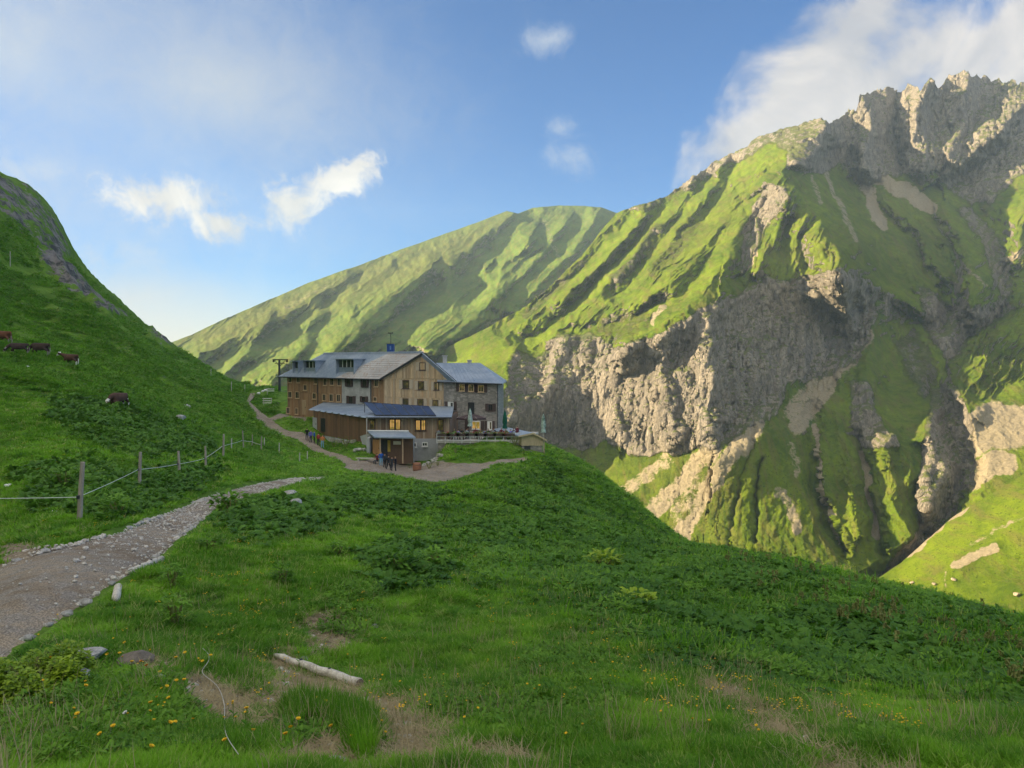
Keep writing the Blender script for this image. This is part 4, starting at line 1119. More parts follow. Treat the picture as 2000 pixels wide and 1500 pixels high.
M_WARMREFL = warm_glass()
def dim_glass():  # faint yellow-green emission paints a reflected hillside into the glass
    m, t, out = new_mat('dim_reflection_glass')
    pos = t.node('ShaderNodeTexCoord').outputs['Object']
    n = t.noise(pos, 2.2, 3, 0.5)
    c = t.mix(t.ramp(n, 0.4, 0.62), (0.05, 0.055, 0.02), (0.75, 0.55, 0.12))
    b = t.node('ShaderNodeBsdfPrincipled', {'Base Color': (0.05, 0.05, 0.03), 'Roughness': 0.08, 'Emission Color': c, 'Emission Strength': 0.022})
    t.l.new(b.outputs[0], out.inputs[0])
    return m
M_DIMREFL = dim_glass()
def roof_mat(name, a_, b_, rust=None, seam=0.0, metal=0.35, rough=0.42):
    m, t, out = new_mat(name)
    pos = t.node('ShaderNodeTexCoord').outputs['Object']
    n = t.noise(pos, 0.35, 5, 0.6); n2 = t.noise(pos, 2.5, 4, 0.65)
    c = t.mix(t.ramp(t.math('ADD', t.math('MULTIPLY', n, 0.6), t.math('MULTIPLY', n2, 0.4)), 0.36, 0.64), a_, b_)
    if rust: c = t.mix(t.ramp(n2, 0.50, 0.62, 0, 0.6), c, rust)
    b = t.node('ShaderNodeBsdfPrincipled', {'Base Color': c, 'Roughness': rough, 'Metallic': metal})
    t.l.new(b.outputs[0], out.inputs[0])
    return m
M_ROOF = roof_mat('sheet_metal_roof', (0.23, 0.30, 0.40), (0.38, 0.44, 0.52), rough=0.55)
M_SHING = roof_mat('shingle_roof', (0.42, 0.41, 0.42), (0.58, 0.57, 0.57), (0.34, 0.22, 0.16), metal=0.0, rough=0.8)
M_AROOF = roof_mat('annex_roof_sheet', (0.25, 0.32, 0.41), (0.40, 0.46, 0.52), rough=0.55)
M_SOLAR = simple('solar_glass', (0.028, 0.050, 0.115), 0.4, 0.4, 0.5, 0.0, 0.25)
def stone_mat():
    m, t, out = new_mat('rubble_stone')
    pos = t.node('ShaderNodeTexCoord').outputs['Object']
    mp = t.node('ShaderNodeMapping', {'Vector': pos, 'Scale': (1, 1, 1.7)}).outputs[0]
    vo = t.node('ShaderNodeTexVoronoi', {'Vector': mp, 'Scale': 2.6})
    n = t.noise(pos, 0.5, 5, 0.65)
    k = t.node('ShaderNodeSeparateColor', {0: vo.outputs['Color']}).outputs[0]
    c = t.mix(k, (0.19, 0.18, 0.16), (0.40, 0.37, 0.33))
    c = t.mix(t.ramp(n, 0.4, 0.65), c, (0.30, 0.28, 0.25))
    c = t.mix(t.ramp(vo.outputs['Distance'], 0.55, 0.75), c, (0.22, 0.21, 0.19))
    bn = t.node('ShaderNodeBump', {'Height': vo.outputs['Distance'], 'Strength': 0.5, 'Distance': 0.05}); bn.invert = True
    b = t.node('ShaderNodeBsdfPrincipled', {'Base Color': c, 'Roughness': 0.9, 'Normal': bn.outputs[0], 'Specular IOR Level': 0.2})
    t.l.new(b.outputs[0], out.inputs[0])
    return m
M_STONEW = stone_mat()
M_PLAST = simple('stone_render', (0.44, 0.44, 0.42), 0.9, 0.25, 0.9, bump=0.3)

def c1(x, y): return 530 + x / 3.636, 640 + y / 3.636
def empty(name, loc, label, cat, group=None, rz=0.0):
    o = bpy.data.objects.new(name, None); COL.objects.link(o)
    o.location = Vector(tuple(float(q) for q in loc)); o.rotation_euler = (0, 0, rz); o.empty_display_size = 0.5
    return tag(o, label, cat, group)
class Wall:
    """upright wall face between two plan points; s runs along it, n points out towards the viewer"""
    def __init__(self, p0, p1):
        self.p = Vector((float(p0[0]), float(p0[1]), 0)); q = Vector((float(p1[0]), float(p1[1]), 0))
        self.d = (q - self.p); self.len = self.d.length; self.d.normalize()
        self.n = Vector((self.d.y, -self.d.x, 0))
        if self.n.dot(self.p) > 0: self.n = -self.n
    def hit(self, u, v):
        d = Vector(tuple(P(u, v, 1.0)))
        k = self.p.dot(self.n) / d.dot(self.n)
        h = d * k
        return (h - self.p).dot(self.d), h.z
    def at(self, s, z, out=0.0): return self.p + self.d * s + self.n * out + Vector((0, 0, z))
    def rot(self): return Matrix((self.d, -self.n, Vector((0, 0, 1)))).transposed()   # local x = along, y = into wall
    def box(self, mb, s0, s1, z0, z1, o0, o1, mi=0):
        mb.box(self.at((s0 + s1) / 2, (z0 + z1) / 2, (o0 + o1) / 2), (abs(s1 - s0), abs(o1 - o0), abs(z1 - z0)), self.rot(), mi)

hx0 = P(828, 850, 107)
hut = empty('mountain_hut', (hx0[0], 107, -9.7), 'large mountain hut with weathered wooden gable, stone wing and grey metal roofs', 'building')
HM = hut.matrix_basis.copy()
def hpart(mb, name, mats, parent=None, kind=None, label=None, smooth=False):
    """part of the hut, its mesh kept in the hut's own space"""
    p = parent or hut
    o = mb.build(name, mats, None, smooth)
    base = Vector(hut.location)
    o.data.transform(Matrix.Translation(-base))
    o.parent = p
    if kind: o['kind'] = kind
    if label: o['label'] = label
    return o

def xy(u, y): q = P(u, 750, y); return (q[0], y)
Apt, Bpt, Cpt, Dpt = xy(561.6, 125), xy(751.4, 108), xy(865.5, 106), xy(972.8, 104)
WL = Wall(Apt, Bpt); WG = Wall(Bpt, Cpt); WS = Wall(Cpt, Dpt)
EZ = -2.30; BASE = -10.4
apex_s, apex_z = WG.hit(828.4, 689.8)
GR = WG.hit(890.3, 743)[0]                    # right foot of the gable roof (over the stone wing)
GRz = WG.hit(890.3, 743)[1]
ridge_v = WL.d * -1.0                          # ridge runs back along the long wing
APEX = WG.at(apex_s, apex_z)
RL = WL.len * 1.02
RFAR = APEX + ridge_v * RL
FOOT_R = WG.at(GR, GRz)
# walls
def slab_wall(wall, s0, s1, z0, z1, name, mat, thick=0.4):
    mb = MB(); wall.box(mb, s0, s1, z0, z1, -thick, 0); return hpart(mb, name, mat)
sA = WL.hit(*c1(500, 450))[0]; sB = WL.hit(*c1(712, 450))[0]
slab_wall(WL, 0, sA, BASE, EZ, 'wall', M_BBRN); slab_wall(WL, sA, sB, BASE, EZ, 'wall', M_PLAST); slab_wall(WL, sB, WL.len, BASE, EZ, 'wall', M_BBRN)
mb = MB(); mb.prism([WG.at(0, BASE), WG.at(WG.len, BASE), WG.at(WG.len, -2.55), WG.at(GR - 0.1, GRz - 0.05), WG.at(apex_s, apex_z - 0.15), WG.at(0, EZ)], WG.n * -0.4)
hpart(mb, 'wall', M_BTAN)
EZS = -3.05
slab_wall(WS, 0.01, WS.len, BASE, EZS, 'wall', M_STONEW, 0.5)
# far and rear walls close the body
W_end = Wall(Apt, (Apt[0] + 6.5, Apt[1] + 7.5)); W_end.n = -W_end.n if W_end.n.x > 0 else W_end.n
slab_wall(W_end, 0.0, 9, BASE, EZ + 0.4, 'wall', M_BBRN)
rp = Vector((Dpt[0], Dpt[1], 0)); wr = Wall((rp.x, rp.y), (rp.x + 0.6, rp.y + 14)); wr.n = Vector((1, 0, 0))
slab_wall(wr, 0.5, 14, BASE, EZS, 'wall', M_STONEW, 0.4)
mb = MB(); mb.prism([(Apt[0] + 1.5, Apt[1] + 1.2, BASE), (Bpt[0] + 1, Bpt[1] + 1.0, BASE), (Dpt[0] - 0.6, Dpt[1] + 0.9, BASE), (Dpt[0] - 0.4, Dpt[1] + 13, BASE), (Apt[0] + 10, Apt[1] + 12, BASE)], (0, 0, EZS - BASE - 0.3))
hpart(mb, 'core_wall', M_PLAST)
# cladding boards, too narrow to pick out singly
def boards(wall, s0, s1, zb, zt, name, mat, w=(0.16, 0.26), proud=0.03, skip=None):
    r = random.Random(int(s0 * 10 + zb * 7)); mb = MB(); s = s0
    while s < s1:
        ww = r.uniform(*w); e = min(s + ww, s1)
        t = zt((s + e) / 2) if callable(zt) else zt
        if t - zb > 0.1: wall.box(mb, s + 0.01, e - 0.01, zb + r.uniform(0, 0.05), t - r.uniform(0, 0.04), 0.0, proud + r.uniform(0, 0.02))
        s = e
    return hpart(mb, name, mat, kind='stuff')
def gtop(s):
    if s < apex_s: return EZ + (apex_z - EZ) * s / apex_s - 0.2
    return apex_z + (GRz - apex_z) * (s - apex_s) / (GR - apex_s) - 0.25
zb1 = WG.hit(*c1(960, 362))[1]; zb2 = WG.hit(*c1(960, 497))[1]
boards(WG, 0, WG.len, zb1, gtop, 'board_cladding', M_BTAN, proud=0.09)
mbx = MB(); s = WG.len
boards(WG, 0, WG.len, zb2, zb1 - 0.03, 'board_cladding', M_BTAN, proud=0.06)
boards(WG, 0, WG.len, BASE + 2.0, zb2 - 0.03, 'board_cladding', M_BTAN)
boards(WL, 0, sA, WL.hit(*c1(300, 465))[1], EZ - 0.1, 'board_cladding', M_BBRN, (0.2, 0.34), 0.05)
boards(WL, 0, sA, BASE + 0.3, WL.hit(*c1(300, 465))[1] - 0.04, 'board_cladding', M_BBRN, (0.2, 0.34))
boards(WL, sB, WL.len, BASE + 0.5, EZ - 0.1, 'board_cladding', M_BBRN, (0.2, 0.34))
# windows
def window(wall, x, y, w, h, frame=M_FRAME, glass=M_GLASS, shut=None, curtain=False, off=0.12, conv=c1, sw=None, both=3, parent=None):
    u, v = conv(x, y); s, z = wall.hit(u, v)
    kx = abs(wall.hit(*conv(x + w / 2, y))[0] - wall.hit(*conv(x - w / 2, y))[0]); kz = abs(wall.hit(*conv(x, y + h / 2))[1] - wall.hit(*conv(x, y - h / 2))[1])
    f = 0.10; mb = MB()
    a, b = s - kx / 2, s + kx / 2; lo, hi = z - kz / 2, z + kz / 2
    wall.box(mb, a, a + f, lo, hi, 0.0, off); wall.box(mb, b - f, b, lo, hi, 0.0, off)
    wall.box(mb, a + f, b - f, hi - f, hi, 0.0, off - 0.003); wall.box(mb, a + f, b - f, lo, lo + f, 0.0, off - 0.003)
    wall.box(mb, s - 0.025, s + 0.025, lo + f, hi - f, 0.0, off - 0.02)
    o = hpart(mb, 'window', frame)
    mb = MB(); wall.box(mb, a + f, b - f, lo + f, hi - f, 0.0, off - 0.045); hpart(mb, 'pane', glass, o)
    mb = MB(); wall.box(mb, a - 0.06, b + 0.06, lo - 0.07, lo - 0.002, 0.0, off + 0.07); hpart(mb, 'sill', frame, o)
    if curtain:
        mb = MB(); wall.box(mb, a + f, a + f + (b - a) * 0.3, lo + f, hi - f, off - 0.044, off - 0.03); hpart(mb, 'curtain', M_CURT, o)
    if shut:
        q = sw or kx * 0.52
        for sd in (1, 2):
            if both & sd:
                mb = MB()
                if sd == 1: wall.box(mb, a - q, a - 0.02, lo - 0.05, hi + 0.05, 0.0, off + 0.02)
                else: wall.box(mb, b + 0.02, b + q, lo - 0.05, hi + 0.05, 0.0, off + 0.02)
                hpart(mb, 'shutter', shut, o)
    return o
for x, y, w, h in [(135, 368, 26, 46), (195, 372, 24, 40), (243, 425, 26, 42), (318, 378, 24, 46), (385, 385, 26, 52), (433, 382, 28, 56), (485, 385, 28, 56), (135, 475, 28, 46), (187, 478, 28, 50), (308, 485, 26, 46), (378, 495, 26, 50), (428, 497, 28, 56), (480, 500, 28, 56), (122, 588, 26, 46), (182, 592, 20, 48), (748, 392, 30, 56), (740, 507, 26, 34)]:
    window(WL, x, y, w, h)
for x, y, w, h in [(553, 387, 26, 58), (665, 392, 26, 58), (568, 513, 30, 52), (660, 508, 26, 36)]:
    window(WL, x, y, w, h, M_DSHUT, M_GLASS, M_DSHUT)
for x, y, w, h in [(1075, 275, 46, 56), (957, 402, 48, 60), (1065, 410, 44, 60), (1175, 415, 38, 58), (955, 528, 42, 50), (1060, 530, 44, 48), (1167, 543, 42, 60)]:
    window(WG, x, y, w, h, M_DSHUT, M_DIMREFL, M_SHUT)
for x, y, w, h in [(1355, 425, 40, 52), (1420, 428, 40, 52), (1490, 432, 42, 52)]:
    window(WS, x, y, w, h, M_FRAME, M_DIMREFL, M_DSHUT)
window(WS, 1275, 555, 40, 56, M_WFRAME, M_GLASS, M_DSHUT, True); window(WS, 1557, 567, 36, 50, M_DSHUT, M_GLASS, M_DSHUT)
window(WS, 1262, 692, 40, 60, M_WFRAME, M_DIMREFL, M_DSHUT); window(WS, 1455, 692, 62, 58, M_WFRAME, M_WARMREFL, M_DSHUT, False, sw=0.5); window(WS, 1552, 695, 34, 60, M_WFRAME, M_DIMREFL, M_DSHUT, True)
def door(wall, x, y, w, h, mat, label=None, handle=True, conv=c1):
    s, z = wall.hit(*conv(x, y)); kx = abs(wall.hit(*conv(x + w / 2, y))[0] - wall.hit(*conv(x - w / 2, y))[0]); kz = abs(wall.hit(*conv(x, y + h / 2))[1] - wall.hit(*conv(x, y - h / 2))[1])
    mb = MB(); wall.box(mb, s - kx / 2, s + kx / 2, z - kz / 2, z + kz / 2, 0, 0.10)
    for q in (-0.25, 0.0, 0.25): wall.box(mb, s + q * kx - 0.02, s + q * kx + 0.02, z - kz / 2 + 0.05, z + kz / 2 - 0.05, 0.10, 0.115)
    o = hpart(mb, 'door', mat, label=label)
    mb = MB(); wall.box(mb, s + kx * 0.36, s + kx * 0.42, z - 0.08, z + 0.08, 0.1, 0.16); hpart(mb, 'handle', M_DARKM, o)
    return o
door(WL, 235, 565, 28, 104, M_TIMBER, 'brown plank door at the foot of the long wing')
door(WS, 1420, 572, 44, 84, M_DARKM, 'dark upper doorway in the stone wing')
door(WS, 1395, 692, 38, 84, M_DSHUT, 'dark terrace door under the brown canopy')
for x in (335, 712):
    s, _ = WL.hit(*c1(x, 450)); mb = MB(); mb.tube([WL.at(s, EZ - 0.1, 0.16), WL.at(s, BASE + 1.6, 0.16)], 0.06, 8); hpart(mb, 'downpipe', M_DARKM)
s, _ = WS.hit(*c1(1608, 500)); mb = MB(); mb.tube([WS.at(s, EZS - 0.05, 0.12), WS.at(s, BASE + 0.8, 0.12)], 0.05, 8); hpart(mb, 'downpipe', M_DARKM)
# window sills line, corner boards
for s in (0.0, WG.len):
    mb = MB(); WG.box(mb, s - 0.09, s + 0.09, BASE + 2, EZ if s == 0 else -2.7, 0.0, 0.14); hpart(mb, 'corner_board', M_TIMBER)
# ---- roofs: slabs with real thickness
def slab(quad, thick, name, mat, seam=0.0, along=(0, 1), rad_=0.03, smat=None):
    q = [Vector(tuple(p)) for p in quad]
    n = (q[1] - q[0]).cross(q[-1] - q[0]).normalized()
    if n.z < 0: n = -n
    mb = MB(); mb.prism([p for p in q], n * -thick)
    o = hpart(mb, name, mat)
    if seam:
        mb = MB(); L = (q[1] - q[0]).length; k = max(2, int(L / seam))
        for i in range(1, k):
            t = i / k
            a = q[0].lerp(q[1], t) + n * 0.012; b = q[3].lerp(q[2], t) + n * 0.012
            mb.tube([a, b], rad_, 4)
        so_ = hpart(mb, 'standing_seams', smat or mat, o, kind='stuff')
    return o
EAVE_B = WL.at(WL.len, EZ) + WL.n * 0.55 + (EAVE := Vector((0, 0, 0)))
fall = (APEX - WG.at(0, EZ)); 
ov = 0.10
eB = WG.at(0, EZ) - fall * ov + WG.n * 0.45 + Vector((0, 0, 0.12))
aB = APEX + WG.n * 0.45 + Vector((0, 0, 0.12))
eA = eB + ridge_v * (RL + 0.9); aA = aB + ridge_v * (RL * 0.93)
t_ = 0.52
slab([eB, eB.lerp(eA, 0.40), aB.lerp(aA, 0.30), aB], 0.2, 'shingle_roof', M_SHING, 0.0)
slab([eB.lerp(eA, 0.401), eA, aA, aB.lerp(aA, 0.301)], 0.2, 'metal_roof', M_ROOF, 0.65)
fR = WG.at(GR, GRz) + (FOOT_R - APEX) * 0.06 + WG.n * 0.45 + Vector((0, 0, 0.12))
slab([aB, aA, fR + ridge_v * (RL * 0.8), fR], 0.2, 'metal_roof', M_ROOF, 0.65)
# battens rows on the shingle part
mb = MB(); nrm = (eA - eB).cross(aB - eB).normalized(); nrm = nrm if nrm.z > 0 else -nrm
for k in range(1, 12):
    t = k / 12
    mb.tube([eB.lerp(aB, t) + nrm * 0.02, eB.lerp(eA, 0.40).lerp(aB.lerp(aA, 0.30), t) + nrm * 0.02], 0.028, 4)
hpart(mb, 'shingle_courses', M_SHING, kind='stuff')
# barge boards and ridge cap
for a, b in ((eB, aB), (aB, fR)):
    mb = MB(); d = (b - a); mb.prism([a + Vector((0, 0, 0.03)), b + Vector((0, 0, 0.03)), b - Vector((0, 0, 0.30)), a - Vector((0, 0, 0.30))], WG.n * 0.06); hpart(mb, 'barge_board', M_DARKM)
mb = MB(); mb.tube([aB + Vector((0, 0, 0.05)), aA + Vector((0, 0, 0.05))], 0.09, 6); hpart(mb, 'ridge_cap', M_ROOF)
mb = MB(); mb.tube([eB - Vector((0, 0, 0.1)) + WL.n * 0.05, eA - Vector((0, 0, 0.1)) + WL.n * 0.05], 0.09, 6); hpart(mb, 'gutter', M_DARKM)
# dormers of the long wing
def dormer(x0, x1, yt, yb, nwin, back=5.0):
    D = Wall(Apt, Bpt); D.p = D.p + D.n * 0.25
    s0, zt = D.hit(*c1(x0, yt)); s1, _ = D.hit(*c1(x1, yt)); zb = D.hit(*c1((x0 + x1) / 2, yb))[1]
    mb = MB()
    for sa, sb in ((s0, s0 + 0.12), (s1 - 0.12, s1)): D.box(mb, sa, sb, zb - 0.3, zt, -back, 0.0)
    D.box(mb, s0 + 0.12, s1 - 0.12, zb - 0.2, zb + (zt - zb) * 0.36, -0.5, -0.32)
    D.box(mb, s0 + 0.12, s1 - 0.12, zb + (zt - zb) * 0.36, zt - 0.05, -0.5, -0.42)
    o = hpart(mb, 'dormer', M_ROOF)
    mb = MB(); D.box(mb, s0 - 0.25, s1 + 0.25, zt, zt + 0.13, -back, 0.35); hpart(mb, 'dormer_roof', M_ROOF, o)
    for k in range(nwin):
        w = (s1 - s0 - 0.4) / nwin; a = s0 + 0.2 + k * w
        mb = MB(); D.box(mb, a + 0.07, a + w - 0.07, zb + (zt - zb) * 0.42, zt - 0.12, -0.42, -0.36); hpart(mb, 'dormer_pane', M_GLASS, o)
        mb = MB(); D.box(mb, a + w - 0.07, a + w + 0.07, zb + (zt - zb) * 0.40, zt - 0.08, -0.42, -0.33); hpart(mb, 'mullion', M_WFRAME, o)
dormer(150, 190, 240, 322, 1); dormer(226, 312, 236, 318, 3); dormer(458, 586, 226, 320, 4)
# stone wing roof
rz0 = P(852, 706.5, 112); rz1 = P(938, 711, 112)
rz0 = Vector(tuple(rz0)); rz1 = Vector(tuple(rz1)); rz1.z = rz0.z = (rz0.z + rz1.z) / 2
e0 = WS.at(WS.hit(884, 745)[0] - 2.0, EZS + 0.25) + WS.n * 0.6; e1 = WS.at(WS.len + 0.75, EZS + 0.02) + WS.n * 0.6
back0 = e0 + (rz0 - e0) * 1.0; 
slab([e0, e1, rz1, rz0], 0.18, 'metal_roof', M_ROOF, 0.6)
e2 = Vector((e1.x + 0.5, e1.y + 15.5, e1.z)); 
mb = MB(); mb.prism([e1, e2, rz1], (0, 0, -0.18)); hpart(mb, 'hip_roof', M_ROOF)
e3 = Vector((e0.x, e2.y, e0.z)); mb = MB(); mb.prism([rz0, rz1, e2, e3], (0, 0, -0.18)); hpart(mb, 'metal_roof', M_ROOF)
mb = MB(); mb.tube([e0 - Vector((0, 0, .1)) + WS.n * .06, e1 - Vector((0, 0, .1)) + WS.n * .06], 0.08, 6); hpart(mb, 'gutter', M_DARKM)
for u_, v_, h_ in ((869, 707, 0.9), (917, 711, 0.55)):
    q = Vector(tuple(P(u_, v_, 112.3))); mb = MB(); mb.box((q.x, q.y, q.z + h_ / 2 - 0.25), (0.55, 0.55, h_ + 0.4)); mb.box((q.x, q.y, q.z + h_ + 0.0), (0.75, 0.75, 0.12)); hpart(mb, 'chimney', M_PLAST)

# ---- low front wing with solar panels
F0 = xy(604, 108.5); F1 = xy(719.8, 93.0); F2 = xy(882, 93.2)
AZt = -6.80
F0w, F1w, F2w = xy(613, 106.8), xy(716.5, 94.2), xy(878, 94.4)
WA = Wall(F0w, F1w); WF = Wall(F1w, F2w)
FL = -9.55
mb = MB(); WA.box(mb, 0, WA.len, FL - 0.6, AZt - 0.1, -0.3, 0); hpart(mb, 'wall', M_BDRK)
mb = MB(); WF.box(mb, 0.01, WF.len, FL, AZt - 0.1, -0.3, 0); hpart(mb, 'wall', M_BANX)
mb = MB(); WF.box(mb, -0.05, WF.len, -12.3, FL, -0.6, 0.08); hpart(mb, 'basement_wall', M_CONC)
mb = MB(); WA.box(mb, 0, WA.len, -12.3, FL - 0.6, -0.6, 0.05); hpart(mb, 'basement_wall', M_CONC)
boards(WA, 0, WA.len, FL - 0.6, AZt - 0.15, 'board_cladding', M_BDRK, (0.2, 0.34)); boards(WF, 0.05, WF.len, FL - 0.05, AZt - 0.15, 'board_cladding', M_BANX, (0.16, 0.24))
# its end wall towards the terrace
wq = Wall(F2w, (F2w[0] + 0.3, F2w[1] + 10)); wq.n = Vector((1, 0, 0)); mb = MB(); wq.box(mb, 0.3, 10, -12, AZt - 0.1, -0.3, 0); hpart(mb, 'wall', M_BANX)
for x, y, w, h, g in [(718, 688, 36, 76, M_DIMREFL), (858, 688, 42, 80, M_WARMREFL), (900, 688, 40, 80, M_WARMREFL), (1042, 692, 38, 78, M_WARMREFL), (1080, 692, 36, 78, M_WARMREFL), (1203, 692, 42, 80, M_DIMREFL)]:
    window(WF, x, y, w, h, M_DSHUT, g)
door(WA, 312, 682, 28, 88, M_CONC, 'pale grey door at the far end of the low wing'); door(WA, 370, 690, 30, 96, M_DARKM, 'dark door in the side of the low wing')
def zr(x, y):   # gentle mono-pitch rising to the main wall
    return AZt + 0.02 * 0 + 0.55 * min(1, max(0, (y - 93.0 - max(0, (-19.0 - x)) * 0.9) / 14))
G0 = Vector((F0[0], F0[1], AZt)); G1 = Vector((F1[0], F1[1], AZt)); G2 = Vector((F2[0], F2[1], AZt))
Gb0 = Vector((WL.at(WL.hit(632, 780)[0], 0).x, WL.at(WL.hit(632, 780)[0], 0).y, AZt + 0.45)); Gb1 = Vector((Bpt[0], Bpt[1], AZt + 0.55)); Gb2 = Vector((Cpt[0] + 1.5, Cpt[1] - 0.2, AZt + 0.55))
mb = MB(); mb.prism([G0, G1, Gb1, Gb0], (0, 0, -0.16)); r1 = hpart(mb, 'annex_roof', M_AROOF)
mb = MB(); mb.prism([G1, G2, Gb2, Gb1], (0, 0, -0.16)); r2 = hpart(mb, 'annex_roof', M_AROOF)
for a, b, c_, d_, n_ in ((G0, G1, Gb1, Gb0, 26), (G1, G2, Gb2, Gb1, 16)):
    mb = MB()
    for i in range(1, n_):
        t = i / n_; mb.tube([a.lerp(b, t) + Vector((0, 0, .02)), d_.lerp(c_, t) + Vector((0, 0, .02))], 0.025, 4)
    hpart(mb, 'roof_seams', M_AROOF, kind='stuff')
mb = MB(); mb.tube([G1 - Vector((0, 0.08, 0.1)), G2 - Vector((0, 0.08, 0.1))], 0.08, 6); hpart(mb, 'gutter', M_DARKM)
# pale sheet ends stepping along the left eaves
mb = MB()
for k in range(9):
    a = G0.lerp(G1, k / 9 + 0.01); b = G0.lerp(G1, (k + 0.75) / 9); o_ = Vector((WA.n.x, WA.n.y, 0)) * 0.22
    mb.prism([a, b, b + o_ + Vector((0, 0, -0.10)), a + o_ + Vector((0, 0, -0.10))], (0, 0, -0.03))
hpart(mb, 'eaves_sheets', M_AROOF)
# solar panels on a tilted rack
S = [Vector(tuple(P(733.5, 810.6, 93.9))), Vector(tuple(P(852, 811.6, 93.7))), Vector(tuple(P(838, 793.5, 97.4))), Vector(tuple(P(709.5, 785.5, 98.2)))]
sn = (S[1] - S[0]).cross(S[3] - S[0]).normalized(); sn = sn if sn.z > 0 else -sn
rack = MB()
for t in (0.02, 0.5, 0.98):
    a = S[3].lerp(S[2], t); rack.tube([a - sn * 0.05, (a.x, a.y, AZt + 0.2)], 0.04, 6)
for a, b in ((S[0], S[1]), (S[3], S[2])): rack.tube([a - sn * 0.07, b - sn * 0.07], 0.05, 6)
hpart(rack, 'solar_rack', M_DARKM)
npan = 7
for k in range(npan):
    t0, t1 = k / npan + 0.006, (k + 1) / npan - 0.006
    q = [S[0].lerp(S[1], t0), S[0].lerp(S[1], t1), S[3].lerp(S[2], t1), S[3].lerp(S[2], t0)]
    mb = MB(); mb.prism(q, sn * -0.05); o = hpart(mb, 'solar_panel', M_SOLAR)
    fr = MB()
    for i in range(4): fr.tube([q[i] + sn * .01, q[(i + 1) % 4] + sn * .01], 0.028, 4)
    hpart(fr, 'panel_frame', M_DARKM, o)
# ---- porch
pz_b = P(757, 842.5, 92.6)[2]; 
pr = [P(730.8, 853.2, 89.0), P(812, 854.2, 89.0), P(798, 842.8, 92.6), P(718, 842.0, 92.9)]
pr = [Vector(tuple(q)) for q in pr]
mb = MB(); mb.prism(pr, (0, 0, -0.14)); hpart(mb, 'porch_roof', M_AROOF)
mb = MB(); mb.tube([pr[3] + Vector((0, 0, .05)), pr[2] + Vector((0, 0, .05))], 0.10, 6); hpart(mb, 'porch_flashing', M_WFRAME)
GZ = -11.75
WP = Wall(xy(728, 91.0), xy(806, 91.0))
mb = MB(); WP.box(mb, 0, WP.len, GZ - 0.5, -9.0, -0.3, 0); hpart(mb, 'porch_wall', M_BDRK)  # dark boards put the porch shade into the colour of a grey wall
mb = MB(); mb.box((xy(724, 92)[0], 92.0, (GZ - 0.6 - 9.0) / 2), (0.35, 3.8, 3.2)); hpart(mb, 'porch_side_wall', M_CONC)
mb = MB(); mb.box((xy(803, 91.9)[0], 92.0, (GZ - 0.6 - 9.2) / 2), (0.5, 1.6, 3.1)); hpart(mb, 'porch_side_wall', M_CONC)
door(WP, 745, 855, 50, 118, M_ORWOOD, 'orange timber entrance door panel'); 
s0, zt = WP.hit(*c1(768, 800)); s1, _ = WP.hit(*c1(826, 800))
mb = MB(); WP.box(mb, s0, s1, GZ, zt + 0.1, 0.0, 0.03); hpart(mb, 'doorway', M_DARKM)
s0, zt = WP.hit(*c1(826, 800)); s1, zb_ = WP.hit(*c1(846, 880)); mb = MB(); WP.box(mb, s0, s1, zb_, zt, 0.03, 0.08); hpart(mb, 'notice_board', simple('ochre_paint', (0.50, 0.36, 0.08), 0.7, 0.15, 4))
s0, zt = WP.hit(*c1(866, 806)); s1, zb_ = WP.hit(*c1(920, 830)); mb = MB(); WP.box(mb, s0, s1, zb_, zt, 0.0, 0.06); hpart(mb, 'notice_board', simple('cream_paint', (0.62, 0.60, 0.45), 0.7, 0.1, 4))
for u_ in (742.5, 786.5):
    q = P(u_, 860, 89.4); mb = MB(); mb.box((q[0], 89.4, (GZ - 0.2 - 8.9) / 2), (0.14, 0.14, 2.9 + 0.2)); hpart(mb, 'porch_post', M_TIMBER)
WB = Wall(xy(806, 93.9), xy(852, 93.9)); WB.n = Vector((0, -1, 0))
for x, y, w, h in ((1012, 832, 40, 34), (1090, 828, 40, 30)):
    window(WB, x, y, w, h, M_WFRAME, M_GLASS)
q = P(716, 850, 92.6); mb = MB(); mb.tube([(q[0], 92.7, AZt - 0.1), (q[0], 92.7, -10.4)], 0.06, 8); hpart(mb, 'downpipe', M_GREYWOOD)
# sloping concrete flank left of the porch
fa = P(703, 852, 95); fb = P(722, 846, 92.4); fc = P(722, 896, 92.0); fd = P(712, 880, 93)
mb = MB(); mb.prism([fa, fb, fc, fd], (0.25, 0.3, 0)); hpart(mb, 'retaining_wall', M_CONC)
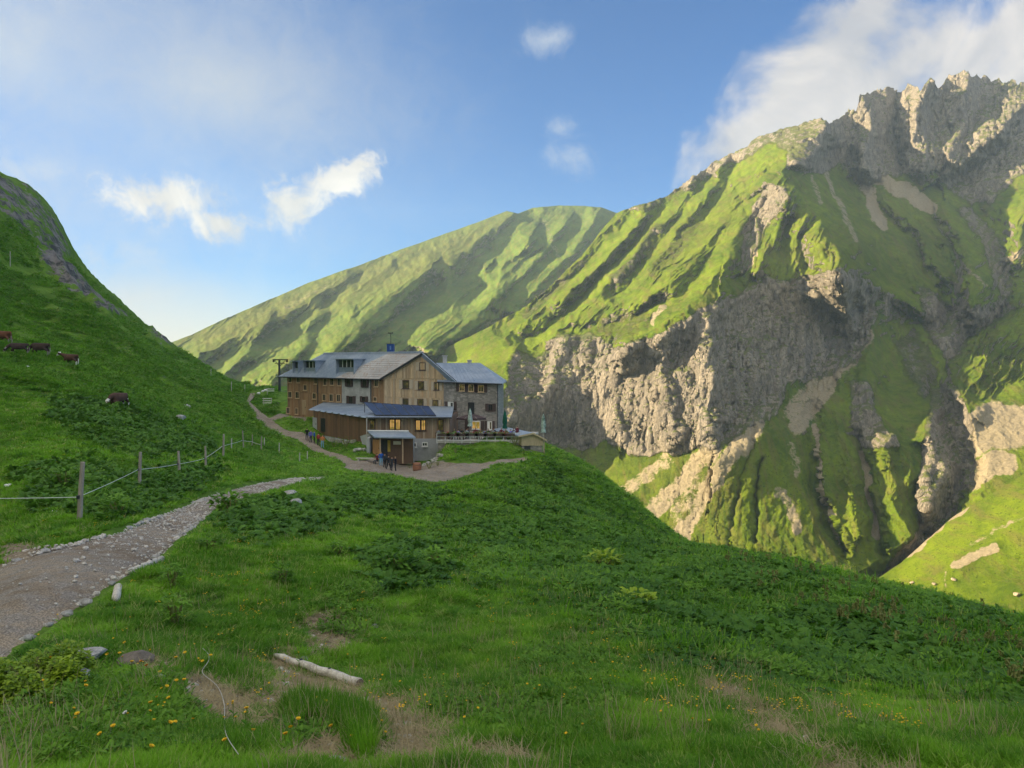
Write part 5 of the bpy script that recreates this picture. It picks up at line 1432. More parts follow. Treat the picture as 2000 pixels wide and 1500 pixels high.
# ------------------------------------------------------------------ bodies grown over a skeleton
def grow(name, joints, bones, mats, subdiv=1):
    """joints: name -> (x, y, z, radius); bones: (a, b, material index); one continuous skin"""
    names = list(joints); ix = {n: i for i, n in enumerate(names)}
    me = bpy.data.meshes.new(name)
    me.from_pydata([joints[n][:3] for n in names], [(ix[a], ix[b]) for a, b, _ in bones], [])
    o = bpy.data.objects.new(name, me); COL.objects.link(o)
    sk = o.modifiers.new('skin', 'SKIN'); sk.use_smooth_shade = True
    for i, n in enumerate(names):
        r = joints[n][3]; r = r if hasattr(r, '__len__') else (r, r)
        me.skin_vertices[0].data[i].radius = r
    me.skin_vertices[0].data[0].use_root = True
    sb = o.modifiers.new('sub', 'SUBSURF'); sb.levels = subdiv; sb.render_levels = subdiv
    dg = bpy.context.evaluated_depsgraph_get()
    m2 = bpy.data.meshes.new_from_object(o.evaluated_get(dg))
    m2.name = name
    bpy.data.objects.remove(o)
    m2.materials.clear()
    for m in mats: m2.materials.append(m)
    A = np.array([joints[a][:3] for a, b, _ in bones]); B = np.array([joints[b][:3] for a, b, _ in bones]); mi = [k for _, _, k in bones]
    for p in m2.polygons:
        c_ = np.array(p.center); d = B - A; t = np.clip(((c_ - A) * d).sum(1) / ((d * d).sum(1) + 1e-9), 0, 1)
        p.material_index = mi[int(np.argmin(((A + d * t[:, None] - c_) ** 2).sum(1)))]
        p.use_smooth = True
    return m2
SKIN = simple('skin', (0.55, 0.33, 0.23), 0.6, 0.08, 10)
def cloth(name, col): return simple(name, col, 0.9, 0.18, 8)
CLO = {'blue': cloth('blue_cloth', (0.03, 0.12, 0.42)), 'black': cloth('black_cloth', (0.02, 0.02, 0.025)), 'dark': cloth('dark_cloth', (0.045, 0.05, 0.06)), 'violet': cloth('violet_cloth', (0.16, 0.14, 0.48)), 'red': cloth('red_cloth', (0.36, 0.05, 0.05)),
       'light': cloth('light_blue_cloth', (0.22, 0.45, 0.62)), 'orange': cloth('orange_cloth', (0.60, 0.20, 0.08)), 'white': cloth('white_cloth', (0.65, 0.65, 0.65)), 'olive': cloth('olive_cloth', (0.14, 0.15, 0.07)), 'wine': cloth('wine_cloth', (0.15, 0.03, 0.04)), 'grey': cloth('grey_cloth', (0.25, 0.26, 0.28)),
       'hair': cloth('brown_hair', (0.06, 0.035, 0.02)), 'fair': cloth('fair_hair', (0.35, 0.24, 0.11)), 'shoe': cloth('shoe_leather', (0.05, 0.035, 0.025))}
def person_mesh(name, top, legs, hair='hair', pose='stand', seed=0):
    r = random.Random(seed); j = lambda a: r.uniform(-a, a)
    J = {}
    if pose == 'sit':
        J['pelvis'] = (0, 0, 0.50, .15); J['belly'] = (0, -.02, 0.70, .135); J['chest'] = (0, -.04 + j(.03), 0.92, (.17, .12)); J['neck'] = (0, -.05, 1.10, .055); J['head'] = (j(.03), -.07, 1.22, .085); J['crown'] = (j(.02), -.06, 1.32, .08)
        for s, n in ((-1, 'l'), (1, 'r')):
            J['hip' + n] = (s * .10, -.06, 0.48, .095); J['knee' + n] = (s * .13, -.46, 0.50, .065); J['ankle' + n] = (s * .12, -.46, 0.09, .045); J['toe' + n] = (s * .13, -.62, 0.05, .035)
            J['sh' + n] = (s * .19, -.05, 1.02, .062); J['elbow' + n] = (s * .26, -.20, 0.80, .045); J['wrist' + n] = (s * .12, -.42, 0.82 + j(.05), .035); J['hand' + n] = (s * .08, -.50, 0.83, .032)
    else:
        st = 0.0 if pose == 'stand' else 0.22
        J['pelvis'] = (0, 0, 0.95, .145); J['belly'] = (0, -.01, 1.12, .13); J['chest'] = (0, 0, 1.32, (.18, .12)); J['neck'] = (0, -.01, 1.48, .055); J['head'] = (j(.02), -.03, 1.60, .088); J['crown'] = (j(.02), -.02, 1.70, .085)
        for s, n in ((-1, 'l'), (1, 'r')):
            k = s * st
            J['hip' + n] = (s * .10, 0, 0.90, .10); J['knee' + n] = (s * .11 + j(.03), -.03 - k * .6, 0.50, .068); J['ankle' + n] = (s * .13, .03 - k, 0.10, .045); J['toe' + n] = (s * .15, -.13 - k, 0.045, .036)
            J['sh' + n] = (s * .20, 0, 1.42, .065); J['elbow' + n] = (s * (.27 + j(.04)), .03 + k * .5, 1.15, .046); J['wrist' + n] = (s * .25, -.08 + k * .6 + j(.1), 0.92 + j(.08), .036); J['hand' + n] = (s * .24, -.12 + k * .6, 0.84, .033)
    Bn = [('pelvis', 'belly', 0), ('belly', 'chest', 0), ('chest', 'neck', 0), ('neck', 'head', 2), ('head', 'crown', 3)]
    for n in 'lr':
        Bn += [('pelvis', 'hip' + n, 1), ('hip' + n, 'knee' + n, 1), ('knee' + n, 'ankle' + n, 1), ('ankle' + n, 'toe' + n, 4), ('chest', 'sh' + n, 0), ('sh' + n, 'elbow' + n, 0), ('elbow' + n, 'wrist' + n, 0), ('wrist' + n, 'hand' + n, 2)]
    return grow(name, J, Bn, [CLO[top], CLO[legs], SKIN, CLO[hair], CLO['shoe']])
def put(name, me, loc, rz, label, cat, group=None, scale=1.0):
    o = bpy.data.objects.new(name, me); COL.objects.link(o)
    o.location = tuple(float(q) for q in loc); o.rotation_euler = (0, 0, rz); o.scale = (scale,) * 3
    return tag(o, label, cat, group)
def child(parent, mb, name, mats, smooth=False, kind=None, local=True):
    o = mb.build(name, mats, None, smooth); o.parent = parent
    if kind: o['kind'] = kind
    return o
def gz1(x, y): return float(ground_z([x], [y])[0])
def on_ground(u, v):
    q = gpix(u, v); return Vector(tuple(q))

# ------------------------------------------------------------------ terrace, guests, parasols
TZ = -9.62
ter = empty('terrace', (P(930, 860, 96)[0], 96, TZ), 'stone edged sun terrace with white rail in front of the stone wing', 'terrace')
def tpart(mb, name, mats, parent=None, kind=None):
    o = mb.build(name, mats); 
    o.data.transform(Matrix.Translation(-Vector(ter.location))); o.parent = parent or ter
    if kind: o['kind'] = kind
    return o
ta, tb = xy(853, 92.0), xy(1016, 92.0); tc, td = (Dpt[0] + 5.5, 104.0), (F2w[0] + 0.6, 105.6)
mb = MB(); mb.prism([(ta[0], ta[1], TZ), (tb[0], tb[1], TZ), (tc[0], tc[1], TZ), (td[0], td[1], TZ)], (0, 0, -0.22)); tpart(mb, 'deck', M_GREYWOOD)
mb = MB(); mb.prism([(ta[0] + .1, ta[1] + .15, TZ - .22), (tb[0] - .1, tb[1] + .15, TZ - .22), (tc[0] - .1, tc[1], TZ - .22), (td[0], td[1], TZ - .22)], (0, 0, -2.2)); tpart(mb, 'terrace_wall', M_STONEW)
M_RAIL = simple('pale_rail', (0.62, 0.62, 0.60), 0.6, 0.1, 5)
RW = Wall(ta, tb)
nr = 11
for k in range(nr):
    s = RW.len * k / (nr - 1); mb = MB(); RW.box(mb, s - .05, s + .05, TZ - 0.3, TZ + 1.0, -0.02, 0.08); tpart(mb, 'rail_post', M_RAIL)
for h in (0.97, 0.52, 0.12):
    mb = MB(); RW.box(mb, 0, RW.len, TZ + h - .04, TZ + h + .04, 0.081, 0.13); tpart(mb, 'rail', M_RAIL)
M_DRKT = simple('brown_stained_timber', (0.16, 0.085, 0.05), 0.8, 0.2, 4)
def bench_table(x, y, rz, label):
    t = empty('terrace_table', (x, y, TZ), label, 'table', None, rz)
    mb = MB(); mb.box((0, 0, .74), (1.9, .75, .05)); child(t, mb, 'tabletop', M_DRKT)
    for sx in (-.75, .75):
        mb = MB(); mb.box((sx, 0, .36), (.07, .6, .71)); child(t, mb, 'leg', M_DARKM)
    for sy in (-.72, .72):
        mb = MB(); mb.box((0, sy, .44), (1.9, .28, .05)); mb.box((-.7, sy, .21), (.06, .22, .42)); mb.box((.7, sy, .21), (.06, .22, .42)); child(t, mb, 'bench', M_DRKT)
SIT = [person_mesh('person', a, b, h, 'sit', i) for i, (a, b, h) in enumerate([('dark', 'black', 'hair'), ('wine', 'dark', 'fair'), ('grey', 'dark', 'hair'), ('olive', 'black', 'fair'), ('black', 'dark', 'hair'), ('violet', 'black', 'hair')])]
tx = [(866, 94.6), (894, 93.8), (921, 95.0), (946, 93.8), (972, 94.8), (996, 94.0)]
desc = ['beside the low wing', 'left of the tall green parasol', 'under the tall green parasol', 'before the glowing ground floor window', 'left of the closed parasol at the corner', 'at the shed end']
k = 0
tops = ['dark grey', 'wine red', 'grey', 'olive', 'black', 'violet']
for i, (u_, y_) in enumerate(tx):
    x_ = P(u_, 850, y_)[0]
    bench_table(x_, y_, 0.03 * i, 'timber table with two benches on the terrace ' + desc[i])
    for sx, sy, rz in ((-.5, .72, 0.0), (.45, .72, 0.1), (0.1 if i % 2 else -0.55, -.72, 3.14)):
        m_ = k % 6
        put('person', SIT[m_], (x_ + sx, y_ + sy, TZ - 0.02), rz, '%s topped guest %s, table %s' % (tops[m_], ('near the rail' if sy < 0 else 'far side %s' % ('left' if sx < 0 else 'right')), desc[i]), 'person', 'guests on the terrace'); k += 1
q = P(1010, 848, 93.2); put('person', person_mesh('person', 'wine', 'black', 'hair', 'stand', 9), (q[0], 93.2, TZ), 0.6, 'person in wine red top standing at the shed end of the terrace rail', 'person', 'guests on the terrace')
q = P(873, 848, 96.5); put('person', person_mesh('person', 'white', 'light', 'fair', 'stand', 10), (q[0], 96.5, TZ), 0.2, 'person in white top standing beside the low wing on the terrace', 'person', 'guests on the terrace')
nth = ['first', 'second', 'third', 'fourth', 'fifth', 'sixth', 'seventh', 'eighth']
M_REDF = simple('red_blossom', (0.45, 0.03, 0.05), .7, .2, 20)
for k in range(8):
    s = RW.len * (k + .75) / 9.0; q = RW.at(s, TZ + .78, .26)
    o = empty('flower_box', q, 'dark flower box hung on the terrace rail, %s from the low wing' % nth[k], 'flower box', None, math.atan2(RW.d.y, RW.d.x))
    mb = MB(); mb.box((0, 0, .0), (1.5, .24, .26)); child(o, mb, 'box', M_DSHUT)
    rk_ = random.Random(k); mb = MB()
    for i in range(60): leaf(mb, (rk_.uniform(-.72, .72), rk_.uniform(-.1, .1), .10 + rk_.uniform(0, .22)), rk_.uniform(0, 6.28), .16, .12, rk_.uniform(-.3, .9), .3, 1 if i % 4 == 0 else 0, 2)
    child(o, mb, 'plants', [M_HERB, M_REDF])
M_GREEN = simple('green_canvas', (0.012, 0.11, 0.065), 0.8, 0.25, 5)
M_GREENW = simple('green_white_canvas', (0.015, 0.16, 0.07), 0.8, 0.6, 1.4, second=(0.45, 0.55, 0.5))
M_BROWNC = simple('brown_canvas', (0.075, 0.05, 0.05), 0.85, 0.2, 4)
def parasol(u, y, ztop, zbase, label, mat, open_=False):
    x = P(u, 830, y)[0]; o = empty('parasol', (x, y, zbase), label, 'parasol'); H = ztop - zbase
    mb = MB(); mb.tube([(0, 0, 0.06), (0, 0, H)], 0.035, 8); child(o, mb, 'pole', M_GREYWOOD)
    mb = MB(); mb.box((0, 0, 0.05), (.6, .6, .1)); child(o, mb, 'base', M_CONC)
    if open_:
        mb = MB(); n = 8; R = 1.95
        ring = [(R * 1.05 * math.cos(2 * math.pi * i / n + .39), R * math.sin(2 * math.pi * i / n + .39), H - .62) for i in range(n)]
        for i in range(n):
            a, b = ring[i], ring[(i + 1) % n]
            mb.add([(0, 0, H - .12), a, b], [(0, 1, 2)]); mb.add([a, b, (b[0], b[1], b[2] - .26), (a[0], a[1], a[2] - .20)], [(0, 3, 2, 1)])
        child(o, mb, 'canopy', mat)
        for i in range(n):
            mb = MB(); mb.tube([(0, 0, H - .16), ring[i]], 0.018, 4); child(o, mb, 'rib', M_GREYWOOD)
    else:
        mb = MB(); n = 14; rings = []
        prof = [(H - 0.02, .03), (H - .35, .12), (H - .9, .20), (H - 1.5, .25), (H - 1.75, .16), (max(.75, H - 2.25), .28)]
        for z, r in prof: rings.append([(r * (1 + .28 * (-1) ** i) * math.cos(2 * math.pi * i / n), r * (1 + .28 * (-1) ** i) * math.sin(2 * math.pi * i / n), z) for i in range(n)])
        vs = [v for g in rings for v in g]; fs = [(a * n + i, a * n + (i + 1) % n, (a + 1) * n + (i + 1) % n, (a + 1) * n + i) for a in range(len(prof) - 1) for i in range(n)]
        mb.add(vs, fs); child(o, mb, 'canopy', mat, True)
        mb = MB(); mb.tube([(0, 0, H - .02), (0, 0, H + .08)], [.04, .015], 6); child(o, mb, 'finial', M_DARKM)
parasol(918, 95.2, P(918, 797, 95.2)[2], TZ, 'tall closed green parasol standing before the brown canopy', M_GREENW)
parasol(986, 93.6, P(986, 801, 93.6)[2], TZ, 'closed dark green parasol at the corner of the terrace', M_GREEN)
parasol(921, 99.5, P(921, 806, 99.5)[2], TZ, 'open dark brown parasol in front of the terrace door', M_BROWNC, True)
parasol(1061, 91.5, P(1061, 808, 91.5)[2], -11.6, 'closed green and white parasol beside the roof of the small shed', M_GREENW)

# ------------------------------------------------------------------ small shed
q = P(1035, 890, 92); shed = empty('shed', (q[0], 92, q[2]), 'small shed with pale board gable, stone base and light metal roof', 'shed')
def spart(mb, name, mats, parent=None, kind=None):
    o = mb.build(name, mats); o.data.transform(Matrix.Translation(-Vector(shed.location))); o.parent = parent or shed
    if kind: o['kind'] = kind
    return o
SW = Wall(xy(1018.5, 91.4), xy(1061, 91.4)); zg = SW.hit(1040, 870)[1]; zl = SW.hit(1019, 851)[1]; zr_ = SW.hit(1061, 856)[1]; sa, za = SW.hit(1041.5, 846.5)
bd = Vector((-3.2, 7.5, 0))
mb = MB(); mb.prism([SW.at(0.1, zg), SW.at(SW.len - .1, zg), SW.at(SW.len - .1, -12.6), SW.at(.1, -12.6)], bd); spart(mb, 'stone_base', M_STONEW)
mb = MB(); mb.prism([SW.at(0, zg, .05), SW.at(SW.len, zg, .05), SW.at(SW.len, zr_, .05), SW.at(sa, za, .05), SW.at(0, zl, .05)], bd); spart(mb, 'gable_wall', M_BPALE)
r = random.Random(4); s = 0.05; nb_ = 9
for i in range(nb_):
    a = SW.len * i / nb_ + .015; b = SW.len * (i + 1) / nb_ - .015; m_ = (a + b) / 2
    zt = zl + (za - zl) * m_ / sa if m_ < sa else za + (zr_ - za) * (m_ - sa) / (SW.len - sa)
    mb = MB(); SW.box(mb, a, b, zg + r.uniform(-.05, .02), zt - .16, .05, .085 + r.uniform(0, .02)); spart(mb, 'board', M_BPALE)
up = Vector((0, 0, .14)); fo = SW.n * .45
l0 = SW.at(-.35, zl - .10) + up + fo; a0 = SW.at(sa, za) + up + fo; r0 = SW.at(SW.len + .45, zr_ - .26) + up + fo; bk = bd * 1.08
mb = MB(); mb.prism([l0, a0, a0 + bk, l0 + bk], (0, 0, -.1)); spart(mb, 'shed_roof', M_AROOF)
mb = MB(); mb.prism([a0, r0, r0 + bk, a0 + bk], (0, 0, -.1)); spart(mb, 'shed_roof', M_AROOF)
for a, b in ((l0, a0), (a0, r0)):
    mb = MB(); mb.prism([a, b, b - Vector((0, 0, .2)), a - Vector((0, 0, .2))], SW.n * .05); spart(mb, 'barge_board', M_BPALE)
s0, z0 = SW.hit(1024, 871); s1, z1 = SW.hit(1036, 884); mb = MB(); SW.box(mb, s0, s1, z1, z0, 0.0, .06); spart(mb, 'shed_opening', M_DARKM)
mb = MB(); pz = SW.hit(1062, 894); mb.tube([SW.at(SW.len + .12, zr_ - .1, .35), SW.at(SW.len + .05, -13.2, .35)], .055, 6); spart(mb, 'roof_post', M_TIMBER)

# ------------------------------------------------------------------ people in the yard and on the path
def stand(u, v, y, top, legs, hair, rz, label, seed, group, pose='stand', hgt=1.0):
    q = P(u, v, y); z = gz1(q[0], y) if group != 'x' else q[2]
    return put('person', person_mesh('person', top, legs, hair, pose, seed), (q[0], y, z), rz, label, 'person', group, hgt)
g_ = 'hikers standing in front of the hut entrance'
stand(744, 905, 86.5, 'blue', 'light', 'fair', 0.5, 'hiker in blue jacket leftmost of the group at the entrance', 21, g_)
stand(751.5, 907, 86.0, 'dark', 'black', 'hair', 2.6, 'hiker in dark grey jacket just right of the blue jacket', 22, g_)
stand(758.5, 909, 85.2, 'black', 'black', 'hair', 1.2, 'hiker all in black in the middle of the entrance group, mid stride', 23, g_, 'walk')
stand(765.5, 910, 84.8, 'dark', 'dark', 'hair', -0.4, 'hiker in dark trousers and jacket second from the right at the entrance', 24, g_, 'walk')
stand(772.5, 908, 85.4, 'black', 'dark', 'fair', -1.2, 'fair haired hiker rightmost of the group at the entrance', 25, g_)
g_ = 'hikers gathered on the path below the low wing'
for i, (u_, v_, y_, t_, l_, h_, lab) in enumerate([(600, 878, 99, 'black', 'dark', 'hair', 'hiker in black leftmost of the group on the path'), (607, 879, 98.4, 'violet', 'dark', 'fair', 'hiker in violet jacket second in the group on the path'), (614, 880, 98.6, 'blue', 'black', 'hair', 'hiker in bright blue jacket in the middle of the path group'),
                                                  (622, 881, 98.0, 'red', 'dark', 'hair', 'hiker in red jacket right of the bright blue one'), (630, 882, 97.2, 'orange', 'light', 'fair', 'hiker in orange top and light blue trousers on the path')]):
    stand(u_, v_, y_, t_, l_, h_, 0.9 * i, lab, 30 + i, g_)
bp = P(737, 905, 86.8)
put('person', person_mesh('person', 'wine', 'dark', 'hair', 'sit', 41), (bp[0], 86.8, gz1(bp[0], 86.8)), -0.5, 'person in wine red sitting on the low bench by the porch', 'person')
# low bench by the porch, barrel, steps
o = empty('low_bench', (bp[0] - 1.0, 87.1, gz1(bp[0] - 1.0, 87.1)), 'long low grey bench left of the porch', 'bench', None, -0.12)
mb = MB(); mb.box((0, 0, .44), (3.0, .42, .07)); child(o, mb, 'seat', M_GREYWOOD)
for sx in (-1.2, 1.2):
    mb = MB(); mb.box((sx, 0, .2), (.14, .36, .4)); child(o, mb, 'leg', M_GREYWOOD)
bp2 = P(814.5, 907, 85.5); o = empty('wooden_barrel', (bp2[0], 85.5, gz1(bp2[0], 85.5)), 'rust brown wooden tub in the forecourt', 'barrel')
mb = MB(); n = 16; prof = [(0, .40), (.22, .47), (.5, .5), (.78, .47), (.95, .41)]; rings = [[(r * math.cos(2 * math.pi * i / n), r * math.sin(2 * math.pi * i / n), z) for i in range(n)] for z, r in prof]
mb.add([v for g in rings for v in g], [(a * n + i, a * n + (i + 1) % n, (a + 1) * n + (i + 1) % n, (a + 1) * n + i) for a in range(4) for i in range(n)] + [tuple(range(4 * n, 5 * n)), tuple(range(n))[::-1]])
child(o, mb, 'tub', simple('rust_wood', (0.30, 0.14, 0.08), 0.8, 0.2, 5))
for z in (.2, .75):
    mb = MB(); mb.tube([(.485 * math.cos(2 * math.pi * i / 16), .485 * math.sin(2 * math.pi * i / 16), z) for i in range(17)], .02, 4, 0, False); child(o, mb, 'hoop', M_DARKM)
sp = P(867, 906, 88.6); o = empty('garden_steps', (sp[0], 88.6, -11.75), 'flight of timber steps up the bank to the terrace', 'steps')
for k in range(5):
    mb = MB(); mb.box((0, .15 + .38 * k, .10 + .17 * k), (2.0, .40, .09)); mb.box((0, .30 + .38 * k, .04 + .17 * k), (1.9, .06, .10)); child(o, mb, 'step', M_GREYWOOD)
for sx in (-1.06, 1.06):
    mb = MB(); mb.prism([(sx, -.05, -.05), (sx, 1.95, .80), (sx, 1.95, .62), (sx, .2, -.2)], (.06, 0, 0)); child(o, mb, 'stringer', M_GREYWOOD)

# ------------------------------------------------------------------ stones
M_ROCK = simple('boulder_rock', (0.30, 0.29, 0.27), 0.9, 0.35, 1.6, bump=0.6, bscale=9, second=(0.44, 0.43, 0.41))
M_SLATE = simple('slate_rock', (0.36, 0.42, 0.46), 0.7, 0.15, 3, bump=0.3)
def rock_mesh(seed, flat=0.6, sub=2, rough=0.35):
    bm = bmesh.new(); bmesh.ops.create_icosphere(bm, subdivisions=sub, radius=1.0)
    r = np.random.default_rng(seed); off = r.uniform(0, 50, 3)
    V = np.array([v.co for v in bm.verts]); n = fbm(V * 0.9 + off, 3) * rough * 1.3
    pl = r.normal(size=(7, 3)); pl /= np.linalg.norm(pl, axis=1)[:, None]
    for v, k, p in zip(bm.verts, n, V):
        q = p * (1 + k)
        for a in pl:
            d = q @ a - 0.72
            if d > 0: q = q - a * d * 0.85
        v.co = (q[0], q[1], q[2] * flat)
    me = bpy.data.meshes.new('stone'); bm.to_mesh(me); bm.free(); me.materials.append(M_ROCK)
    return me
ROCKS = [rock_mesh(i, 0.62) for i in range(6)]
def stone(u, v, w_px, label, k=0, mat=None, group=None, flat=1.0, name='stone', sink=0.3, cat='stone', p=None):
    p = on_ground(u, v) if p is None else Vector(tuple(p))
    s = w_px / F * p.length / 2
    me = ROCKS[k % 6]
    if mat: me = me.copy(); me.materials.clear(); me.materials.append(mat)
    o = put(name, me, (p.x, p.y, p.z + s * .62 * flat * (1 - sink) - .01), k * 1.7, label, cat, group)
    o.scale = (s, s * 0.85, s * flat)
    o.rotation_euler = (0.15 * ((k * 37) % 5 - 2) / 2, 0.12 * ((k * 17) % 5 - 2) / 2, k * 1.7)
    return o
stone(152, 1330, 46, 'pale grey stone in the grass beside the yellow green bush', 0, flat=.9)
stone(170, 1286, 60, 'low flat boulder above the pale stone at the edge of the mound', 1, flat=.55)
stone(262, 1300, 62, 'brownish half buried boulder at the top of the mound', 2, simple('brown_rock', (0.20, 0.17, 0.14), .9, .3, 2, bump=.5), flat=.8)
stone(304, 1335, 36, 'small dark rock below the brownish boulder', 3, flat=.9)
stone(655, 1493, 52, 'blue grey slate slab at the lower edge of the trampled earth', 4, M_SLATE, flat=.25)
stone(592, 1289, 26, 'flat pale stone tucked behind the long pole', 5, M_SLATE, flat=.4)
stone(795, 1416, 20, 'small rounded tan stone on the worn trail', 1, flat=.8); stone(876, 1290, 14, 'tiny white stone alone in the grass', 2, M_WHT, flat=.6); stone(700, 1452, 14, 'small grey stone right of the slate slab', 3)
stone(705, 1368, 22, 'thin grey flake of stone below the log end', 4, M_SLATE, flat=.3); stone(732, 1226, 16, 'pale stone beside the upper bare patch', 5)
stone(566, 976, 34, 'grey outcrop among dock leaves right of the path', 0, flat=1.1); stone(578, 987, 26, 'smaller grey block below the outcrop', 3)
stone(364, 798, 16, 'grey rock on the grazing slope below the cow', 2); stone(300, 815, 22, 'long grey rock left of the scree on the slope', 4, flat=.6); stone(350, 822, 24, 'dark topped rock at the upper edge of the little scree', 1)
stone(16, 953, 14, 'small white stone left of the fence line', 3, M_WHT); stone(105, 1001, 20, 'flat white stone under the rope fence', 5, M_WHT, flat=.4); stone(52, 720, 10, 'white stone among the grazing cows', 1, M_WHT)
stone(410, 1072, 12, 'dark stone at the foot of the leafy clump', 0)
g_ = 'boulders of the rock garden beside the porch'
for i, (u_, v_, w_) in enumerate([(700, 880, 11), (694, 886, 12), (704, 890, 10), (711, 896, 10), (697, 893, 9), (850, 880, 12), (858, 874, 11), (845, 888, 11), (862, 885, 10), (838, 872, 11), (829, 877, 12), (836, 897, 13), (846, 903, 11), (826, 886, 10)]):
    y_ = 91.0 if u_ < 720 else 89.0 + 0.3 * (i % 4)
    q = P(u_, v_, y_); zz = max(q[2] - .2, gz1(q[0], y_))
    stone(u_, v_, w_, 'grey boulder of the rock heap %s' % ('left of the porch' if u_ < 720 else 'between the tub and the steps'), i, None, g_, p=(q[0], y_, gz1(q[0], y_) ), flat=1.2)
g_ = 'boulders on the sunny slope across the stream'
# edge stones of the gravel path
L, R, _ = WAYS[0]; r = random.Random(5); i = 0
dL = resample(L, 90); dR = resample(R, 90)
for side, E in (('left', dL), ('right', dR)):
    for k in range(90):
        if r.random() < 0.25: continue
        p = E[k]; rng_ = math.hypot(*p)
        if rng_ < 6 or rng_ > 30: continue
        inw = (dR if side == 'left' else dL)[k] - p; inw = inw / (np.linalg.norm(inw) + 1e-6)
        q = p + inw * r.uniform(0.02, 0.30); w = r.uniform(.05, .13)
        o = put('stone', ROCKS[i % 6], (q[0], q[1], float(base_z([q[0]], [q[1]])[0]) - 0.03), r.uniform(0, 6), 'grey edging stone along the %s side of the gravel path' % side, 'stone', 'loose stones on the %s edge of the path' % side)
        o.scale = (w, w * .8, w * .8); i += 1
# loose gravel too small to count
r2_ = np.random.default_rng(9); n = 15000
tt = r2_.random(n); ss = np.clip(r2_.beta(.4, .5, n), .02, .98); LL = resample(L, 400); RR_ = resample(R, 400); ki = (tt ** 0.6 * 399).astype(int)
pp = LL[ki] * (1 - ss)[:, None] + RR_[ki] * ss[:, None]
pz_ = base_z(pp[:, 0], pp[:, 1]) - .03
M_PEB = simple('path_pebble', (0.40, 0.36, 0.31), 0.9, 0.35, 2.0, second=(0.56, 0.53, 0.48))
pebs = [rock_mesh(20 + k, .6, 1) for k in range(4)]
for m_ in pebs: m_.materials.clear(); m_.materials.append(M_PEB)
proto_set('pebble', pebs)
scatter('gravel', PROTO['pebble'], np.c_[pp, pz_], r2_.gamma(1.5, .010, n) + .005, .3, 21)
x, y, z, R_, U, V = sample(26000, 3.5, 13, seed=22); b_ = bare_mask(x, y); k_ = b_ > .25
scatter('gravel', PROTO['pebble'], np.c_[x, y, z][k_], r2_.gamma(1.2, .008, k_.sum()) + .003, .3, 23)

# ------------------------------------------------------------------ logs
M_LOG = simple('weathered_log', (0.50, 0.46, 0.39), 0.9, 0.25, 9.0, bump=0.5, bscale=40, second=(0.62, 0.58, 0.50))
def log(a, b, rad0, rad1, label, lift=0.8, knots=2):
    pa, pb = on_ground(*a), on_ground(*b)
    pa.z += rad0 * lift; pb.z += rad1 * lift
    o = empty('log', (pa + pb) / 2, label, 'log'); c_ = (pa + pb) / 2
    n = 9; pts = [pa.lerp(pb, t / n) - c_ for t in range(n + 1)]
    rr_ = [rad0 + (rad1 - rad0) * t / n + .002 * math.sin(3.1 * t) for t in range(n + 1)]; rr_[0] *= .55
    for t in range(1, n): pts[t] += Vector((0, 0, .010 * math.sin(2.2 * t)))
    mb = MB(); mb.tube(pts, rr_, 12); child(o, mb, 'trunk', M_LOG, True)
    d = (pb - pa).normalized(); e = pts[-1] + d * .004
    mb = MB(); mb.tube([e, e + d * .006], rr_[-1] * .9, 12); child(o, mb, 'cut_end', simple('dark_end_grain', (0.20, 0.16, 0.12), .9, .3, 20))
    for k in range(knots):
        t = pts[3 + 3 * k]; mb = MB(); mb.tube([t + Vector((0, 0, rr_[4] * .8)), t + Vector((.02, -.01, rr_[4] * 1.15))], [.018, .012], 6); child(o, mb, 'knot', M_DARKM)
log((536, 1284), (702, 1342), .036, .052, 'weathered grey pole lying on trampled earth in the foreground')
log((248, 1124), (316, 1096), .06, .06, 'bent pale log along the right edge of the gravel path', .7)
log((226, 1178), (231, 1152), .055, .055, 'short pale log end pointing down beside the path', .8, 0)

# ------------------------------------------------------------------ pasture fence
M_POST = simple('fence_post_wood', (0.36, 0.31, 0.26), 0.9, 0.25, 3, bump=0.4, stretch=(4, 4, .6))
M_ROPE = simple('white_rope', (0.75, 0.75, 0.72), 0.7, 0.06, 20)
posts = [(154, 1018, 100, .062), (272, 950, 60, .065), (351, 931, 46, .065), (402, 919, 44, .06), (436, 893, 42, .075), (476, 879, 36, .06), (492, 876, 26, .05), (510, 884, 30, .07)]
f0 = on_ground(272, 950); fence = empty('pasture_fence', f0, 'electric pasture fence of rough wooden posts with a white rope left of the path', 'fence')
tops_ = []
for u_, v_, h_, rad_ in posts:
    p = on_ground(u_, v_); H = h_ / F * p.length; mb = MB(); lean = Vector((.05 * H * math.sin(u_), 0, 0)) + (Vector((.12, 0, 0)) if u_ == 154 else Vector())
    mb.tube([p - f0 - Vector((0, 0, .25)), p - f0 + lean * .5 + Vector((0, 0, H * .5)), p - f0 + lean + Vector((0, 0, H))], [rad_, rad_ * .95, rad_ * .85], 8); o = child(fence, mb, 'post', M_POST, False)
    tops_.append((p - f0 + lean * .5, H))
    mb = MB(); z = H * (.42 if u_ == 154 else .5); mb.box(p - f0 + lean * .5 + Vector((-.02, -rad_ - .02, z)), (.05, .06, .08)); child(o, mb, 'insulator', M_DARKM)
fz = [t + Vector((-.02, -.09, h * (.42 if i == 0 else .5))) for i, (t, h) in enumerate(tops_)]
pl_ = Vector(tuple(P(-240, 972, 16.5))) - f0
chain = [pl_] + fz
for a, b in zip(chain[:-1], chain[1:]):
    mb = MB(); n = 10; mb.tube([a.lerp(b, t / n) - Vector((0, 0, .025 * 4 * (t / n) * (1 - t / n))) for t in range(n + 1)], .005 + .00014 * (a + f0).length, 5); child(fence, mb, 'rope', M_ROPE)
